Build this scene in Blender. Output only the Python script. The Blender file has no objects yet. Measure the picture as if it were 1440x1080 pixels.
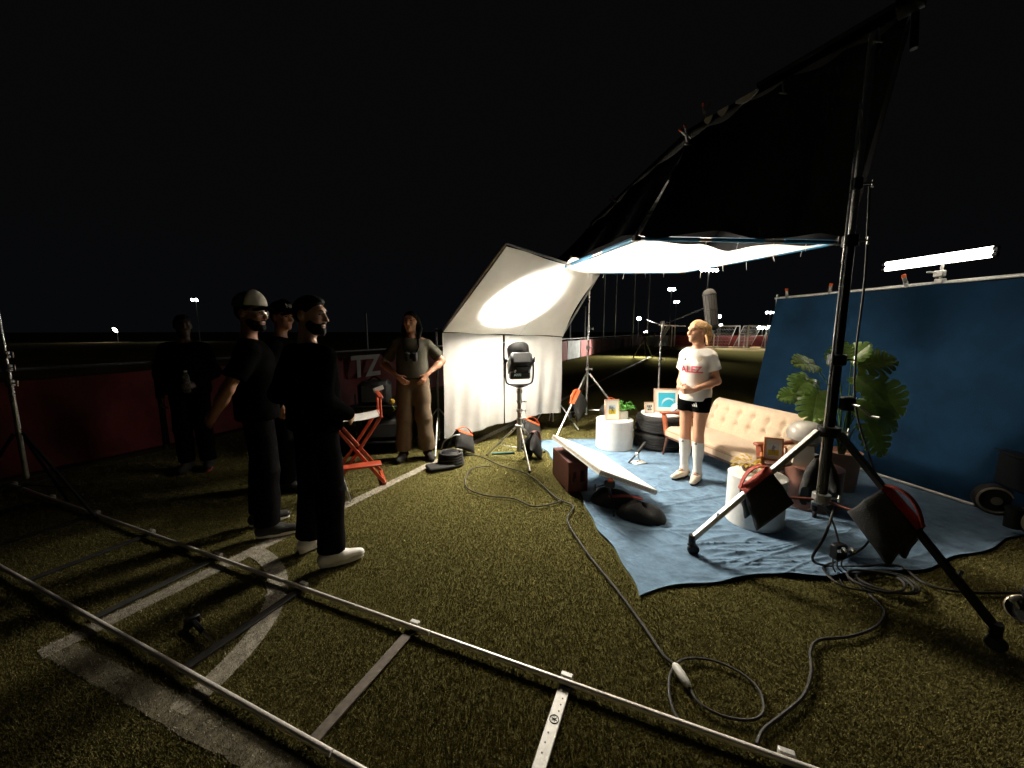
import bpy, bmesh, math, random
import numpy as np
from mathutils import Vector, Matrix
from mathutils.bvhtree import BVHTree

random.seed(7)
rng = np.random.default_rng(7)
sc = bpy.context.scene
COL = sc.collection
R = math.radians
pi = math.pi

# ------------------------------------------------------------------ camera
CAM_H = 1.58
PITCH = math.atan(74 / 545.0)
cam_d = bpy.data.cameras.new('camera')
cam_d.sensor_fit = 'HORIZONTAL'
cam_d.sensor_width = 36.0
cam_d.lens = 545.0 / 1440.0 * 36.0
cam_d.clip_start = 0.05
cam_d.clip_end = 2000
cam = bpy.data.objects.new('camera', cam_d)
COL.objects.link(cam)
cam.location = (0, 0, CAM_H)
cam.rotation_euler = (pi / 2 - PITCH, 0, 0)
sc.camera = cam

# ------------------------------------------------------------------ world: moonless night, faint town glow
w = bpy.data.worlds.new('World')
sc.world = w
w.use_nodes = True
nt = w.node_tree
bg = nt.nodes['Background']
tc = nt.nodes.new('ShaderNodeTexCoord')
sep = nt.nodes.new('ShaderNodeSeparateXYZ')
rp = nt.nodes.new('ShaderNodeValToRGB')
nt.links.new(tc.outputs['Generated'], sep.inputs[0])
nt.links.new(sep.outputs['Z'], rp.inputs[0])
nt.links.new(rp.outputs[0], bg.inputs['Color'])
rp.color_ramp.elements[0].position = 0.0
rp.color_ramp.elements[0].color = (0.0017, 0.0019, 0.0024, 1)
rp.color_ramp.elements[1].position = 0.30
rp.color_ramp.elements[1].color = (0.0018, 0.0018, 0.0019, 1)
bg.inputs['Strength'].default_value = 1.0

# ------------------------------------------------------------------ render settings
vs = sc.view_settings
vs.view_transform = 'Standard'
vs.look = 'None'
vs.exposure = 0.35
vs.gamma = 1.0
cy = sc.cycles
cy.use_denoising = True
cy.max_bounces = 6
cy.diffuse_bounces = 4
cy.glossy_bounces = 3
cy.transmission_bounces = 5
cy.transparent_max_bounces = 6
cy.caustics_reflective = False
cy.caustics_refractive = False
cy.sample_clamp_indirect = 60.0
cy.use_guiding = True
cy.use_surface_guiding = True
cy.use_volume_guiding = False
cy.guiding_training_samples = 96

# lamp powers (each lamp itself is built inside its fixture further down)
P_STAGE = 3900.0
P_OVERHEAD = 100.0
P_TUBE = 9.0

# ------------------------------------------------------------------ helpers: materials
MATS = {}


def mat(name, col, rough=0.6, metal=0.0, vary=0.0, vscale=20.0, bump=0.0, bscale=60.0, emit=None, estr=0.0,
        transl=0.0, col2=None, spec=None, sheen=0.0, alpha=None, trans=0.0, coat=0.0):
    if name in MATS:
        return MATS[name]
    m = bpy.data.materials.new(name)
    m.use_nodes = True
    t = m.node_tree
    b = t.nodes['Principled BSDF']
    b.inputs['Base Color'].default_value = (*col, 1)
    b.inputs['Roughness'].default_value = rough
    b.inputs['Metallic'].default_value = metal
    if spec is not None:
        b.inputs['Specular IOR Level'].default_value = spec
    if sheen:
        b.inputs['Sheen Weight'].default_value = sheen
    if coat:
        b.inputs['Coat Weight'].default_value = coat
    if trans:
        b.inputs['Transmission Weight'].default_value = trans
    if emit:
        b.inputs['Emission Color'].default_value = (*emit, 1)
        b.inputs['Emission Strength'].default_value = estr
    co = t.nodes.new('ShaderNodeTexCoord')
    if vary > 0 or col2:
        n = t.nodes.new('ShaderNodeTexNoise')
        n.inputs['Scale'].default_value = vscale
        n.inputs['Detail'].default_value = 5
        n.inputs['Roughness'].default_value = 0.65
        t.links.new(co.outputs['Object'], n.inputs['Vector'])
        r_ = t.nodes.new('ShaderNodeValToRGB')
        c2 = col2 if col2 else tuple(max(0, c * (1 - vary)) for c in col)
        r_.color_ramp.elements[0].position = 0.32
        r_.color_ramp.elements[0].color = (*c2, 1)
        r_.color_ramp.elements[1].position = 0.68
        r_.color_ramp.elements[1].color = (*[min(1, c * (1 + vary * .5)) for c in col], 1)
        t.links.new(n.outputs['Fac'], r_.inputs[0])
        t.links.new(r_.outputs[0], b.inputs['Base Color'])
        if metal > .3 or vary > .2:
            mr = t.nodes.new('ShaderNodeMapRange')
            mr.inputs['To Min'].default_value = max(.02, rough - .1)
            mr.inputs['To Max'].default_value = min(1, rough + .15)
            t.links.new(n.outputs['Fac'], mr.inputs['Value'])
            t.links.new(mr.outputs[0], b.inputs['Roughness'])
    if bump > 0:
        n2 = t.nodes.new('ShaderNodeTexNoise')
        n2.inputs['Scale'].default_value = bscale
        n2.inputs['Detail'].default_value = 4
        t.links.new(co.outputs['Object'], n2.inputs['Vector'])
        bp = t.nodes.new('ShaderNodeBump')
        bp.inputs['Strength'].default_value = bump
        bp.inputs['Distance'].default_value = 0.01
        t.links.new(n2.outputs['Fac'], bp.inputs['Height'])
        t.links.new(bp.outputs[0], b.inputs['Normal'])
    if transl > 0:
        tr = t.nodes.new('ShaderNodeBsdfTranslucent')
        tr.inputs['Color'].default_value = (*col, 1)
        mx = t.nodes.new('ShaderNodeMixShader')
        mx.inputs[0].default_value = transl
        out = t.nodes['Material Output']
        t.links.new(b.outputs[0], mx.inputs[1])
        t.links.new(tr.outputs[0], mx.inputs[2])
        t.links.new(mx.outputs[0], out.inputs['Surface'])
    MATS[name] = m
    return m


# ------------------------------------------------------------------ helpers: meshes
def V(*a):
    return np.array(a, float)


def frame_to(d, up=(0, 0, 1)):
    d = np.array(d, float)
    d = d / np.linalg.norm(d)
    u = np.array(up, float)
    if abs(d @ u) > .98:
        u = np.array((1., 0, 0))
    x = np.cross(u, d)
    x /= np.linalg.norm(x)
    y = np.cross(d, x)
    return np.stack([x, y, d], 1)


def rotz(a):
    c, s = math.cos(a), math.sin(a)
    return np.array([[c, -s, 0], [s, c, 0], [0, 0, 1.]])


def rotx(a):
    c, s = math.cos(a), math.sin(a)
    return np.array([[1., 0, 0], [0, c, -s], [0, s, c]])


def roty(a):
    c, s = math.cos(a), math.sin(a)
    return np.array([[c, 0, s], [0, 1., 0], [-s, 0, c]])


I3 = np.eye(3)


def spline(pts, n=8):
    p = [np.array(q, float) for q in pts]
    p = [2 * p[0] - p[1]] + p + [2 * p[-1] - p[-2]]
    out = []
    for i in range(1, len(p) - 2):
        for j in range(n):
            t = j / n
            a, b, c, d = p[i - 1], p[i], p[i + 1], p[i + 2]
            out.append(.5 * ((2 * b) + (-a + c) * t + (2 * a - 5 * b + 4 * c - d) * t * t + (-a + 3 * b - 3 * c + d) * t ** 3))
    out.append(p[-2])
    return out


class M:
    def __init__(s):
        s.v = []
        s.f = []
        s.mi = []
        s.cur = 0

    def add(s, vs_, fs):
        o = len(s.v)
        s.v.extend([tuple(map(float, q)) for q in vs_])
        for f in fs:
            s.f.append(tuple(i + o for i in f))
            s.mi.append(s.cur)
        return s

    def box(s, c, size, rot=I3, bev=0.0):
        hx, hy, hz = [q / 2 for q in size]
        b = min(bev, hx * .95, hy * .95, hz * .95)
        c = np.array(c, float)
        if b <= 0:
            vv = [(x, y, z) for x in (-hx, hx) for y in (-hy, hy) for z in (-hz, hz)]
            ff = [(0, 1, 3, 2), (4, 6, 7, 5), (0, 4, 5, 1), (2, 3, 7, 6), (0, 2, 6, 4), (1, 5, 7, 3)]
        else:
            vv = []
            idx = {}
            for sx in (-1, 1):
                for sy in (-1, 1):
                    for sz in (-1, 1):
                        idx[sx, sy, sz, 0] = len(vv); vv.append((sx * hx, sy * (hy - b), sz * (hz - b)))
                        idx[sx, sy, sz, 1] = len(vv); vv.append((sx * (hx - b), sy * hy, sz * (hz - b)))
                        idx[sx, sy, sz, 2] = len(vv); vv.append((sx * (hx - b), sy * (hy - b), sz * hz))
            ff = []
            q4 = [(-1, -1), (1, -1), (1, 1), (-1, 1)]
            for sgn in (-1, 1):
                fx = [idx[sgn, a, d, 0] for a, d in q4]
                fy = [idx[a, sgn, d, 1] for a, d in q4]
                fz = [idx[a, d, sgn, 2] for a, d in q4]
                ff.append(tuple(fx if sgn > 0 else fx[::-1]))
                ff.append(tuple(fy[::-1] if sgn > 0 else fy))
                ff.append(tuple(fz if sgn > 0 else fz[::-1]))
            for a in (-1, 1):
                for d in (-1, 1):
                    ff.append((idx[-1, a, d, 1], idx[1, a, d, 1], idx[1, a, d, 2], idx[-1, a, d, 2]))
                    ff.append((idx[a, -1, d, 0], idx[a, 1, d, 0], idx[a, 1, d, 2], idx[a, -1, d, 2]))
                    ff.append((idx[a, d, -1, 0], idx[a, d, 1, 0], idx[a, d, 1, 1], idx[a, d, -1, 1]))
            for k in [(a, d, e) for a in (-1, 1) for d in (-1, 1) for e in (-1, 1)]:
                ff.append((idx[(*k, 0)], idx[(*k, 1)], idx[(*k, 2)]))
        return s.add([c + rot @ np.array(q) for q in vv], ff)

    def bar(s, a, b, wdt, hgt, bev=0.0, up=(0, 0, 1)):
        a, b = np.array(a, float), np.array(b, float)
        F = frame_to(b - a, up)
        return s.box((a + b) / 2, (wdt, hgt, np.linalg.norm(b - a)), F, bev)

    def tube(s, pts, r, n=10, closed=False, squash=None):
        p = [np.array(q, float) for q in pts]
        N = len(p)
        rr = r if hasattr(r, '__len__') else [r] * N
        d0 = p[1] - p[0]
        F = frame_to(d0)
        up = F[:, 1]
        vv = []
        for i in range(N):
            if closed:
                d = p[(i + 1) % N] - p[i - 1]
            else:
                d = p[min(i + 1, N - 1)] - p[max(i - 1, 0)]
            d = d / (np.linalg.norm(d) + 1e-12)
            up = up - d * (up @ d)
            up = up / (np.linalg.norm(up) + 1e-12)
            x = np.cross(up, d)
            for k in range(n):
                a = 2 * pi * k / n
                vv.append(p[i] + rr[i] * (x * math.cos(a) + up * math.sin(a) * (squash or 1)))
        ff = []
        for i in range(N if closed else N - 1):
            j = (i + 1) % N
            for k in range(n):
                l = (k + 1) % n
                ff.append((i * n + k, i * n + l, j * n + l, j * n + k))
        if not closed:
            ff.append(tuple(range(n))[::-1])
            ff.append(tuple((N - 1) * n + k for k in range(n)))
        return s.add(vv, ff)

    def lathe(s, prof, c=(0, 0, 0), n=24, rot=I3, cap=True):
        c = np.array(c, float)
        vv = []
        for r_, z in prof:
            for k in range(n):
                a = 2 * pi * k / n
                vv.append(c + rot @ np.array((r_ * math.cos(a), r_ * math.sin(a), z)))
        ff = []
        for i in range(len(prof) - 1):
            for k in range(n):
                l = (k + 1) % n
                ff.append((i * n + k, i * n + l, (i + 1) * n + l, (i + 1) * n + k))
        if cap:
            ff.append(tuple(range(n))[::-1])
            ff.append(tuple((len(prof) - 1) * n + k for k in range(n)))
        return s.add(vv, ff)

    def ell(s, c, r, rot=I3, n=12, m=8):
        prof = [(max(1e-4, math.sin(pi * i / m)), -math.cos(pi * i / m)) for i in range(m + 1)]
        rr = np.array(r if hasattr(r, '__len__') else (r, r, r), float)
        return s.lathe(prof, c, n, rot @ np.diag(rr), False)

    def grid(s, fn, nu, nv, th=0.0):
        P = np.array([[fn(i / nu, j / nv) for j in range(nv + 1)] for i in range(nu + 1)], float)
        return s.gridp(P, th)

    def gridp(s, P, th=0.0):
        nu, nv = P.shape[0] - 1, P.shape[1] - 1
        idx = np.arange((nu + 1) * (nv + 1)).reshape(nu + 1, nv + 1)
        q = np.stack([idx[:-1, :-1], idx[1:, :-1], idx[1:, 1:], idx[:-1, 1:]], -1).reshape(-1, 4)
        vv = P.reshape(-1, 3)
        ff = [tuple(a) for a in q.tolist()]
        if th:
            du = np.gradient(P, axis=0)
            dv = np.gradient(P, axis=1)
            nn = np.cross(du, dv)
            nn /= (np.linalg.norm(nn, axis=-1, keepdims=True) + 1e-12)
            vv = np.concatenate([vv, (P - nn * th).reshape(-1, 3)])
            o = (nu + 1) * (nv + 1)
            ff += [tuple(i + o for i in f[::-1]) for f in ff]
            bd = list(idx[:, 0]) + list(idx[-1, 1:]) + list(idx[-2::-1, -1]) + list(idx[0, -2:0:-1])
            for a, b in zip(bd, bd[1:] + bd[:1]):
                ff.append((int(b), int(a), int(a) + o, int(b) + o))
        return s.add(vv, ff)

    def prism(s, poly, th, c=(0, 0, 0), rot=I3):
        n = len(poly)
        c = np.array(c, float)
        vv = [c + rot @ np.array((x, y, z)) for z in (0, th) for x, y in poly]
        ff = [tuple(range(n))[::-1], tuple(range(n, 2 * n))]
        for i in range(n):
            j = (i + 1) % n
            ff.append((i, j, n + j, n + i))
        return s.add(vv, ff)


ROOT = {}


def thing(name, label, cat, loc=(0, 0, 0), rz=0.0, group=None):
    o = bpy.data.objects.new(name, None)
    COL.objects.link(o)
    o.empty_display_size = .1
    o.location = loc
    o.rotation_euler = (0, 0, rz)
    tag(o, label, cat, group)
    ROOT[o.name] = o
    return o


def tag(o, label, cat=None, group=None, kind=None):
    if label:
        o['label'] = label
    if cat:
        o['category'] = cat
    if group:
        o['group'] = group
    if kind:
        o['kind'] = kind
    return o


def obj(name, m, material, parent=None, local=False, flat=False, ang=40):
    """one mesh object; vertices are world coordinates unless local"""
    me = bpy.data.meshes.new(name)
    vv = np.array(m.v, float)
    o = bpy.data.objects.new(name, me)
    COL.objects.link(o)
    if parent is not None:
        root = ROOT[parent.name]
        if not local:
            vv = vv - np.array(root.location)
            if root.rotation_euler.z:
                vv = vv @ rotz(root.rotation_euler.z)
        o.parent = parent
        ROOT[o.name] = root
    else:
        base = np.array([(vv[:, 0].min() + vv[:, 0].max()) / 2, (vv[:, 1].min() + vv[:, 1].max()) / 2, vv[:, 2].min()])
        if not local:
            vv = vv - base
            o.location = base
        ROOT[o.name] = o
    me.from_pydata(vv.tolist(), [], m.f)
    ms = material if isinstance(material, (list, tuple)) else [material]
    for q in ms:
        me.materials.append(q)
    if len(ms) > 1:
        me.polygons.foreach_set('material_index', m.mi)
    bm = bmesh.new()
    bm.from_mesh(me)
    bmesh.ops.recalc_face_normals(bm, faces=bm.faces)
    bm.to_mesh(me)
    bm.free()
    me.validate()
    if not flat:
        me.polygons.foreach_set('use_smooth', [True] * len(me.polygons))
        me.set_sharp_from_angle(angle=R(ang))
    me.update()
    return o


def struct(name, m, material, **k):
    o = obj(name, m, material, **k)
    o['kind'] = 'structure'
    return o


def text_mesh(txt, size, extrude=0.0, bold=0.0):
    cu = bpy.data.curves.new('lettering', 'FONT')
    cu.body = txt
    cu.size = size
    cu.extrude = extrude
    cu.offset = bold
    cu.resolution_u = 3
    cu.align_x = 'CENTER'
    cu.align_y = 'CENTER'
    o = bpy.data.objects.new('lettering', cu)
    COL.objects.link(o)
    dg = bpy.context.evaluated_depsgraph_get()
    me = o.evaluated_get(dg).to_mesh()
    vv = np.array([tuple(q.co) for q in me.vertices], float)
    ff = [tuple(p.vertices) for p in me.polygons]
    o.evaluated_get(dg).to_mesh_clear()
    bpy.data.objects.remove(o)
    bpy.data.curves.remove(cu)
    return vv, ff


# ------------------------------------------------------------------ materials
TURF = mat('turf_base', (.125, .112, .040), .95, vary=.5, vscale=35, bump=.5, bscale=180, spec=.0)
GROUND = mat('dry_ground', (.20, .16, .09), .95, vary=.5, vscale=.6, spec=.0)
PAINT = mat('line_paint', (.36, .32, .25), .9, vary=.55, vscale=28, bump=.3, bscale=150)
CHROME = mat('chrome_tube', (.74, .73, .70), .26, 1.0, vary=.05, vscale=5)
STEEL = mat('dull_steel', (.45, .44, .42), .42, 1.0, vary=.3, vscale=25)
ALU = mat('white_aluminium', (.62, .60, .56), .5, .4, vary=.25, vscale=30)
BLK = mat('black_metal', (.012, .012, .012), .45, vary=.3, vscale=30, spec=.3)
BLKP = mat('black_plastic', (.008, .008, .009), .5, spec=.2, vary=.3, vscale=18)
RUB = mat('black_rubber', (.020, .019, .018), .7, vary=.35, vscale=40, bump=.2, bscale=120)
CABLE = mat('cable_rubber', (.035, .032, .026), .55, vary=.3, vscale=30)
BLKCLOTH = mat('black_cloth', (.005, .005, .005), .95, vary=.3, vscale=12, bump=.25, bscale=90, spec=.03)
BAGCLOTH = mat('sandbag_canvas', (.020, .019, .018), .8, vary=.4, vscale=18, bump=.4, bscale=140)
ORANGE = mat('orange_webbing', (.62, .10, .02), .7, vary=.25, vscale=40, bump=.3, bscale=200)
REDWEB = mat('red_webbing', (.45, .05, .025), .7, vary=.25, vscale=40, bump=.3, bscale=200)
MUSLIN = mat('unbleached_muslin', (.80, .77, .70), .95, vary=.06, vscale=5, bump=.25, bscale=220, spec=.1)
SILK = mat('overhead_muslin', (.82, .78, .70), .95, vary=.04, vscale=4, transl=.55, spec=.1)
BLUETAPE = mat('blue_hem_tape', (.03, .22, .42), .7)
WHITE = mat('white_paint', (.78, .76, .72), .55, vary=.06, vscale=25, bump=.08, bscale=90)
FOAM = mat('white_foam', (.78, .75, .69), .85, vary=.08, vscale=30, bump=.2, bscale=160)
TARP = mat('blue_ground_cloth', (.15, .245, .355), .9, vary=.38, vscale=8, bump=.5, bscale=26, spec=.1, sheen=.1)
NAVY = mat('navy_backdrop', (.006, .025, .055), .95, vary=.38, vscale=2.6, bump=.2, bscale=130, spec=.1)
SOFA = mat('beige_wool', (.53, .40, .28), .9, vary=.10, vscale=40, bump=.35, bscale=260, sheen=.15)
TEAK = mat('red_teak', (.34, .085, .035), .45, vary=.35, vscale=9)
DKWOOD = mat('dark_walnut', (.10, .042, .026), .4, vary=.4, vscale=8)
APPLE = mat('apple_box_ply', (.15, .035, .025), .6, vary=.35, vscale=7, bump=.15, bscale=60)
CHAIRWOOD = mat('chair_red_wood', (.42, .06, .025), .45, vary=.25, vscale=10)
LEAF = mat('monstera_leaf', (.18, .31, .06), .30, vary=.5, vscale=9, transl=.15, coat=.3)
LEAF2 = mat('fresh_leaf', (.07, .24, .035), .45, vary=.4, vscale=22, transl=.15)
YLEAF = mat('yellow_leaf', (.52, .34, .04), .55, vary=.35, vscale=20, transl=.15)
POT = mat('pink_clay', (.55, .33, .25), .8, vary=.12, vscale=14)
SHADE = mat('opal_glass', (.62, .58, .52), .25, vary=.05, vscale=8)
GLASSM = mat('pale_brass', (.86, .80, .66), .4)
REDBAN = mat('red_banner', (.24, .034, .029), .8, vary=.35, vscale=3, bump=.2, bscale=8)
SKIN_A = mat('skin_fair', (.60, .30, .18), .5, vary=.08, vscale=20)
SKIN_B = mat('skin_tan', (.42, .20, .12), .5, vary=.10, vscale=20)
SKIN_D = mat('skin_light_olive', (.58, .34, .24), .5, vary=.08, vscale=20)
SKIN_C = mat('skin_warm', (.36, .16, .09), .5, vary=.10, vscale=20)
HAIR_BL = mat('hair_blonde', (.52, .31, .12), .5, vary=.45, vscale=45, bump=.5, bscale=90)
HAIR_DK = mat('hair_dark', (.008, .006, .005), .7, spec=.2, vary=.4, vscale=60, bump=.5, bscale=120)
JERSEY = mat('white_jersey', (.78, .75, .70), .85, vary=.05, vscale=8, bump=.15, bscale=200)
SOCK = mat('white_sock', (.76, .73, .68), .9, vary=.06, vscale=30, bump=.3, bscale=240)
BLACKFAB = mat('black_garment', (.005, .005, .005), .95, vary=.3, vscale=10, bump=.3, bscale=120, spec=.0)
PANTS_DK = mat('charcoal_trousers', (.009, .0085, .009), .95, vary=.3, vscale=10, bump=.3, bscale=120, spec=.0)
KHAKI = mat('khaki_trousers', (.13, .088, .050), .9, vary=.25, vscale=9, bump=.3, bscale=140)
OLIVE = mat('grey_olive_tee', (.060, .054, .034), .9, vary=.2, vscale=9, bump=.2, bscale=140)
CLEAT = mat('cream_leather', (.74, .62, .48), .5, vary=.15, vscale=20)
SNEAK = mat('white_leather', (.84, .80, .74), .5, vary=.12, vscale=20)
DKSHOE = mat('dark_suede', (.02, .018, .016), .8, vary=.3, vscale=20)
EYE = mat('eye_dark', (.02, .015, .012), .2)
LIP = mat('lip', (.36, .13, .10), .5)
PINK = mat('pink_print', (.70, .10, .14), .8)
GREENM = mat('cap_green_mesh', (.015, .10, .05), .8)
CAPW = mat('cap_cream', (.76, .69, .56), .85, vary=.1, vscale=12)
CLEARP = mat('clear_plastic', (.9, .88, .84), .12, trans=.85)

# ------------------------------------------------------------------ the setting
# pitch axes: corner of the pitch, touchline direction, goal line direction
K = V(-2.30, 1.76, 0)
TL = V(.437, .899, 0) / math.hypot(.437, .899)
GL = V(.936, -.352, 0) / math.hypot(.936, .352)
PERP = V(TL[1], -TL[0], 0)

m = M()
m.add([(-700, -300, -.004), (700, -300, -.004), (700, 900, -.004), (-700, 900, -.004)], [(0, 1, 2, 3)])
struct('ground', m, GROUND, flat=True)
# artificial turf on the pitch side of the fence
FO = V(-4.5, 5.55, 0)


def fence_pt(s, off=0.0, z=0.0):
    return FO + TL * s - PERP * off * -1 + V(0, 0, z)


m = M()
a = fence_pt(-14)
b = fence_pt(62)
b = fence_pt(33.5)
c = b + PERP * 60
d = a + PERP * 60
m.add([(q[0], q[1], 0.0) for q in (a, d, c, b)], [(0, 1, 2, 3)])
struct('turf_pitch', m, TURF, flat=True)
# a second, brightly lit sandy field beyond it
m = M()
a = fence_pt(33.6)
m.add([(q[0], q[1], 0.0) for q in (a, a + PERP * 110, a + PERP * 110 + TL * 60, a + TL * 60)], [(0, 1, 2, 3)])
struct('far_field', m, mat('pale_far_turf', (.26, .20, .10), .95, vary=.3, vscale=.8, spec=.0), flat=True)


def strip(p, q, wd, z):
    p, q = np.array(p, float), np.array(q, float)
    d_ = (q - p) / np.linalg.norm(q - p)
    n_ = V(-d_[1], d_[0], 0) * wd / 2
    mm = M()
    k = max(1, int(np.linalg.norm(q - p) / .05))
    k = min(k, 200)
    L = [p + (q - p) * i / k for i in range(k + 1)]
    mm.add([(x[0] + s_ * n_[0] + random.uniform(-.006, .006), x[1] + s_ * n_[1] + random.uniform(-.006, .006), z) for x in L for s_ in (-1, 1)],
           [(2 * i, 2 * i + 2, 2 * i + 3, 2 * i + 1) for i in range(k)])
    return mm


LW = .105
struct('touchline', strip(K - TL * .05, K + TL * 36, LW, .004), PAINT, flat=True)
struct('goal_line', strip(K + GL * .06, K + GL * 9, LW, .0045), mat('shaded_line_paint', (.19, .165, .11), .9, vary=.6, vscale=14), flat=True)  # goal line coloured darker to stand for the shade cast on this corner
m = M()
a0, a1 = math.atan2(TL[1], TL[0]), math.atan2(GL[1], GL[0])
vv = []
for i in range(41):
    a = a1 + (a0 - a1) * i / 40
    for r_ in (.96 - .055, .96 + .055):
        vv.append((K[0] + r_ * math.cos(a), K[1] + r_ * math.sin(a), .005))
m.add(vv, [(2 * i, 2 * i + 1, 2 * i + 3, 2 * i + 2) for i in range(40)])
struct('corner_arc', m, PAINT, flat=True)

# tarp outline (world xy), also keeps grass blades out from under it
TP = [V(.76, 2.10), V(4.30, 2.92), V(3.95, 5.72), V(.34, 5.46)]


def tarp_xy(u, v):
    x = (1 - u) * (1 - v) * TP[0] + u * (1 - v) * TP[1] + u * v * TP[2] + (1 - u) * v * TP[3]
    e = math.sin(pi * v)
    x = x + V(.07 * e * (1 - u) ** 2, 0)
    # near edge bows towards the camera side a little, with a ragged hem
    x = x + V(0, 1) * ((.05 * math.sin(9 * u + .5) + .022 * math.sin(31 * u)) * (1 - v) ** 3 - .10 * math.sin(pi * u) * (1 - v) ** 2 + .06 * math.sin(2 * pi * u) * (1 - v))
    x = x + V(1, 0) * ((.022 * math.sin(17 * v) + .010 * math.sin(47 * v)) * (1 - u) ** 4)
    return x


def in_tarp(x, y):
    n_ = 60
    B = [tarp_xy(i / n_, 0) for i in range(n_)] + [tarp_xy(1, i / n_) for i in range(n_)] + [tarp_xy(1 - i / n_, 1) for i in range(n_)] + [tarp_xy(0, 1 - i / n_) for i in range(n_)]
    cm = sum(B) / len(B)
    B = [b_ + (b_ - cm) / np.linalg.norm(b_ - cm) * .012 for b_ in B]
    ok = np.zeros(len(x), bool)
    for i in range(len(B)):
        (x0, y0), (x1, y1) = B[i - 1], B[i]
        if y0 == y1:
            continue
        ok ^= ((y0 > y) != (y1 > y)) & (x < (x1 - x0) * (y - y0) / (y1 - y0) + x0)
    return ok


# turf fibres, close part of the pitch: nobody could count them
def grass():
    NB = 1050000
    # denser near the camera
    y = 1.0 + 6.2 * rng.random(NB) ** 1.55
    x = (rng.random(NB) * 2 - 1) * (1.45 * y + .4)
    keep = (~in_tarp(x, y)) & (((x - FO[0]) * PERP[0] + (y - FO[1]) * PERP[1]) > .1)
    x, y = x[keep], y[keep]
    n = len(x)
    s_ = (x - K[0]) * TL[0] + (y - K[1]) * TL[1]
    t_ = (x - K[0]) * PERP[0] + (y - K[1]) * PERP[1]
    jit = rng.normal(0, .010, n) + .008 * np.sin(41 * x + 23 * y)
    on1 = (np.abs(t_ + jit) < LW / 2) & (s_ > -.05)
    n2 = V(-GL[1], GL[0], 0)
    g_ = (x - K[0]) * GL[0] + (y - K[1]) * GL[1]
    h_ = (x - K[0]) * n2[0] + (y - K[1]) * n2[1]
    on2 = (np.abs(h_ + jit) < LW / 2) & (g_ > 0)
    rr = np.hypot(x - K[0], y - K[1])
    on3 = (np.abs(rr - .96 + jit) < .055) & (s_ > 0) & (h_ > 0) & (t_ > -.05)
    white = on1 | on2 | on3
    ang = rng.random(n) * 2 * pi
    hgt = .004 + .010 * rng.random(n)
    lean = .010 * rng.random(n)
    wd = (.0009 + .0009 * rng.random(n)) * (1 + .22 * y)
    la = rng.random(n) * 2 * pi
    P = np.zeros((n, 3, 3))
    P[:, 0] = np.stack([x - wd * np.cos(ang), y - wd * np.sin(ang), np.zeros(n)], 1)
    P[:, 1] = np.stack([x + wd * np.cos(ang), y + wd * np.sin(ang), np.zeros(n)], 1)
    P[:, 2] = np.stack([x + lean * np.cos(la), y + lean * np.sin(la), hgt], 1)
    me = bpy.data.meshes.new('turf_fibres')
    me.vertices.add(3 * n)
    me.loops.add(3 * n)
    me.polygons.add(n)
    me.vertices.foreach_set('co', P.reshape(-1))
    me.loops.foreach_set('vertex_index', np.arange(3 * n, dtype=np.int32))
    me.polygons.foreach_set('loop_start', np.arange(0, 3 * n, 3, dtype=np.int32))
    cols = [(.225, .195, .074), (.195, .172, .064), (.255, .215, .086), (.165, .150, .056)]
    for i, c_ in enumerate(cols):
        me.materials.append(mat('turf_fibre_%s' % 'abcd'[i], c_, .9, spec=.03))
    me.materials.append(mat('turf_fibre_white', (.60, .55, .46), .9, spec=.03))
    pn = np.sin(2.1 * x + 1.7 * np.sin(1.3 * y)) + np.sin(1.6 * y - 1.1 * x + 2) + .8 * np.sin(5.3 * x + 3.9 * y) * np.sin(4.1 * y - 2.2 * x) + .5 * np.sin(13 * x - 9 * y)
    idx = np.clip((1.6 - .55 * pn + rng.normal(0, 1.25, n)).round(), 0, 3).astype(int)
    idx = np.array([2, 0, 1, 3])[idx]
    idx[white & (rng.random(n) < np.where(on2, .40, np.where(on3, .7, .85)))] = 4  # fewer white fibres on the goal line, also dimming it for that shade
    me.polygons.foreach_set('material_index', idx.astype(np.int32))
    me.update(calc_edges=True)
    me.validate()
    o = bpy.data.objects.new('turf_fibres', me)
    COL.objects.link(o)
    tag(o, 'short olive artificial turf fibres covering the pitch', 'grass', kind='stuff')


grass()

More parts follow.
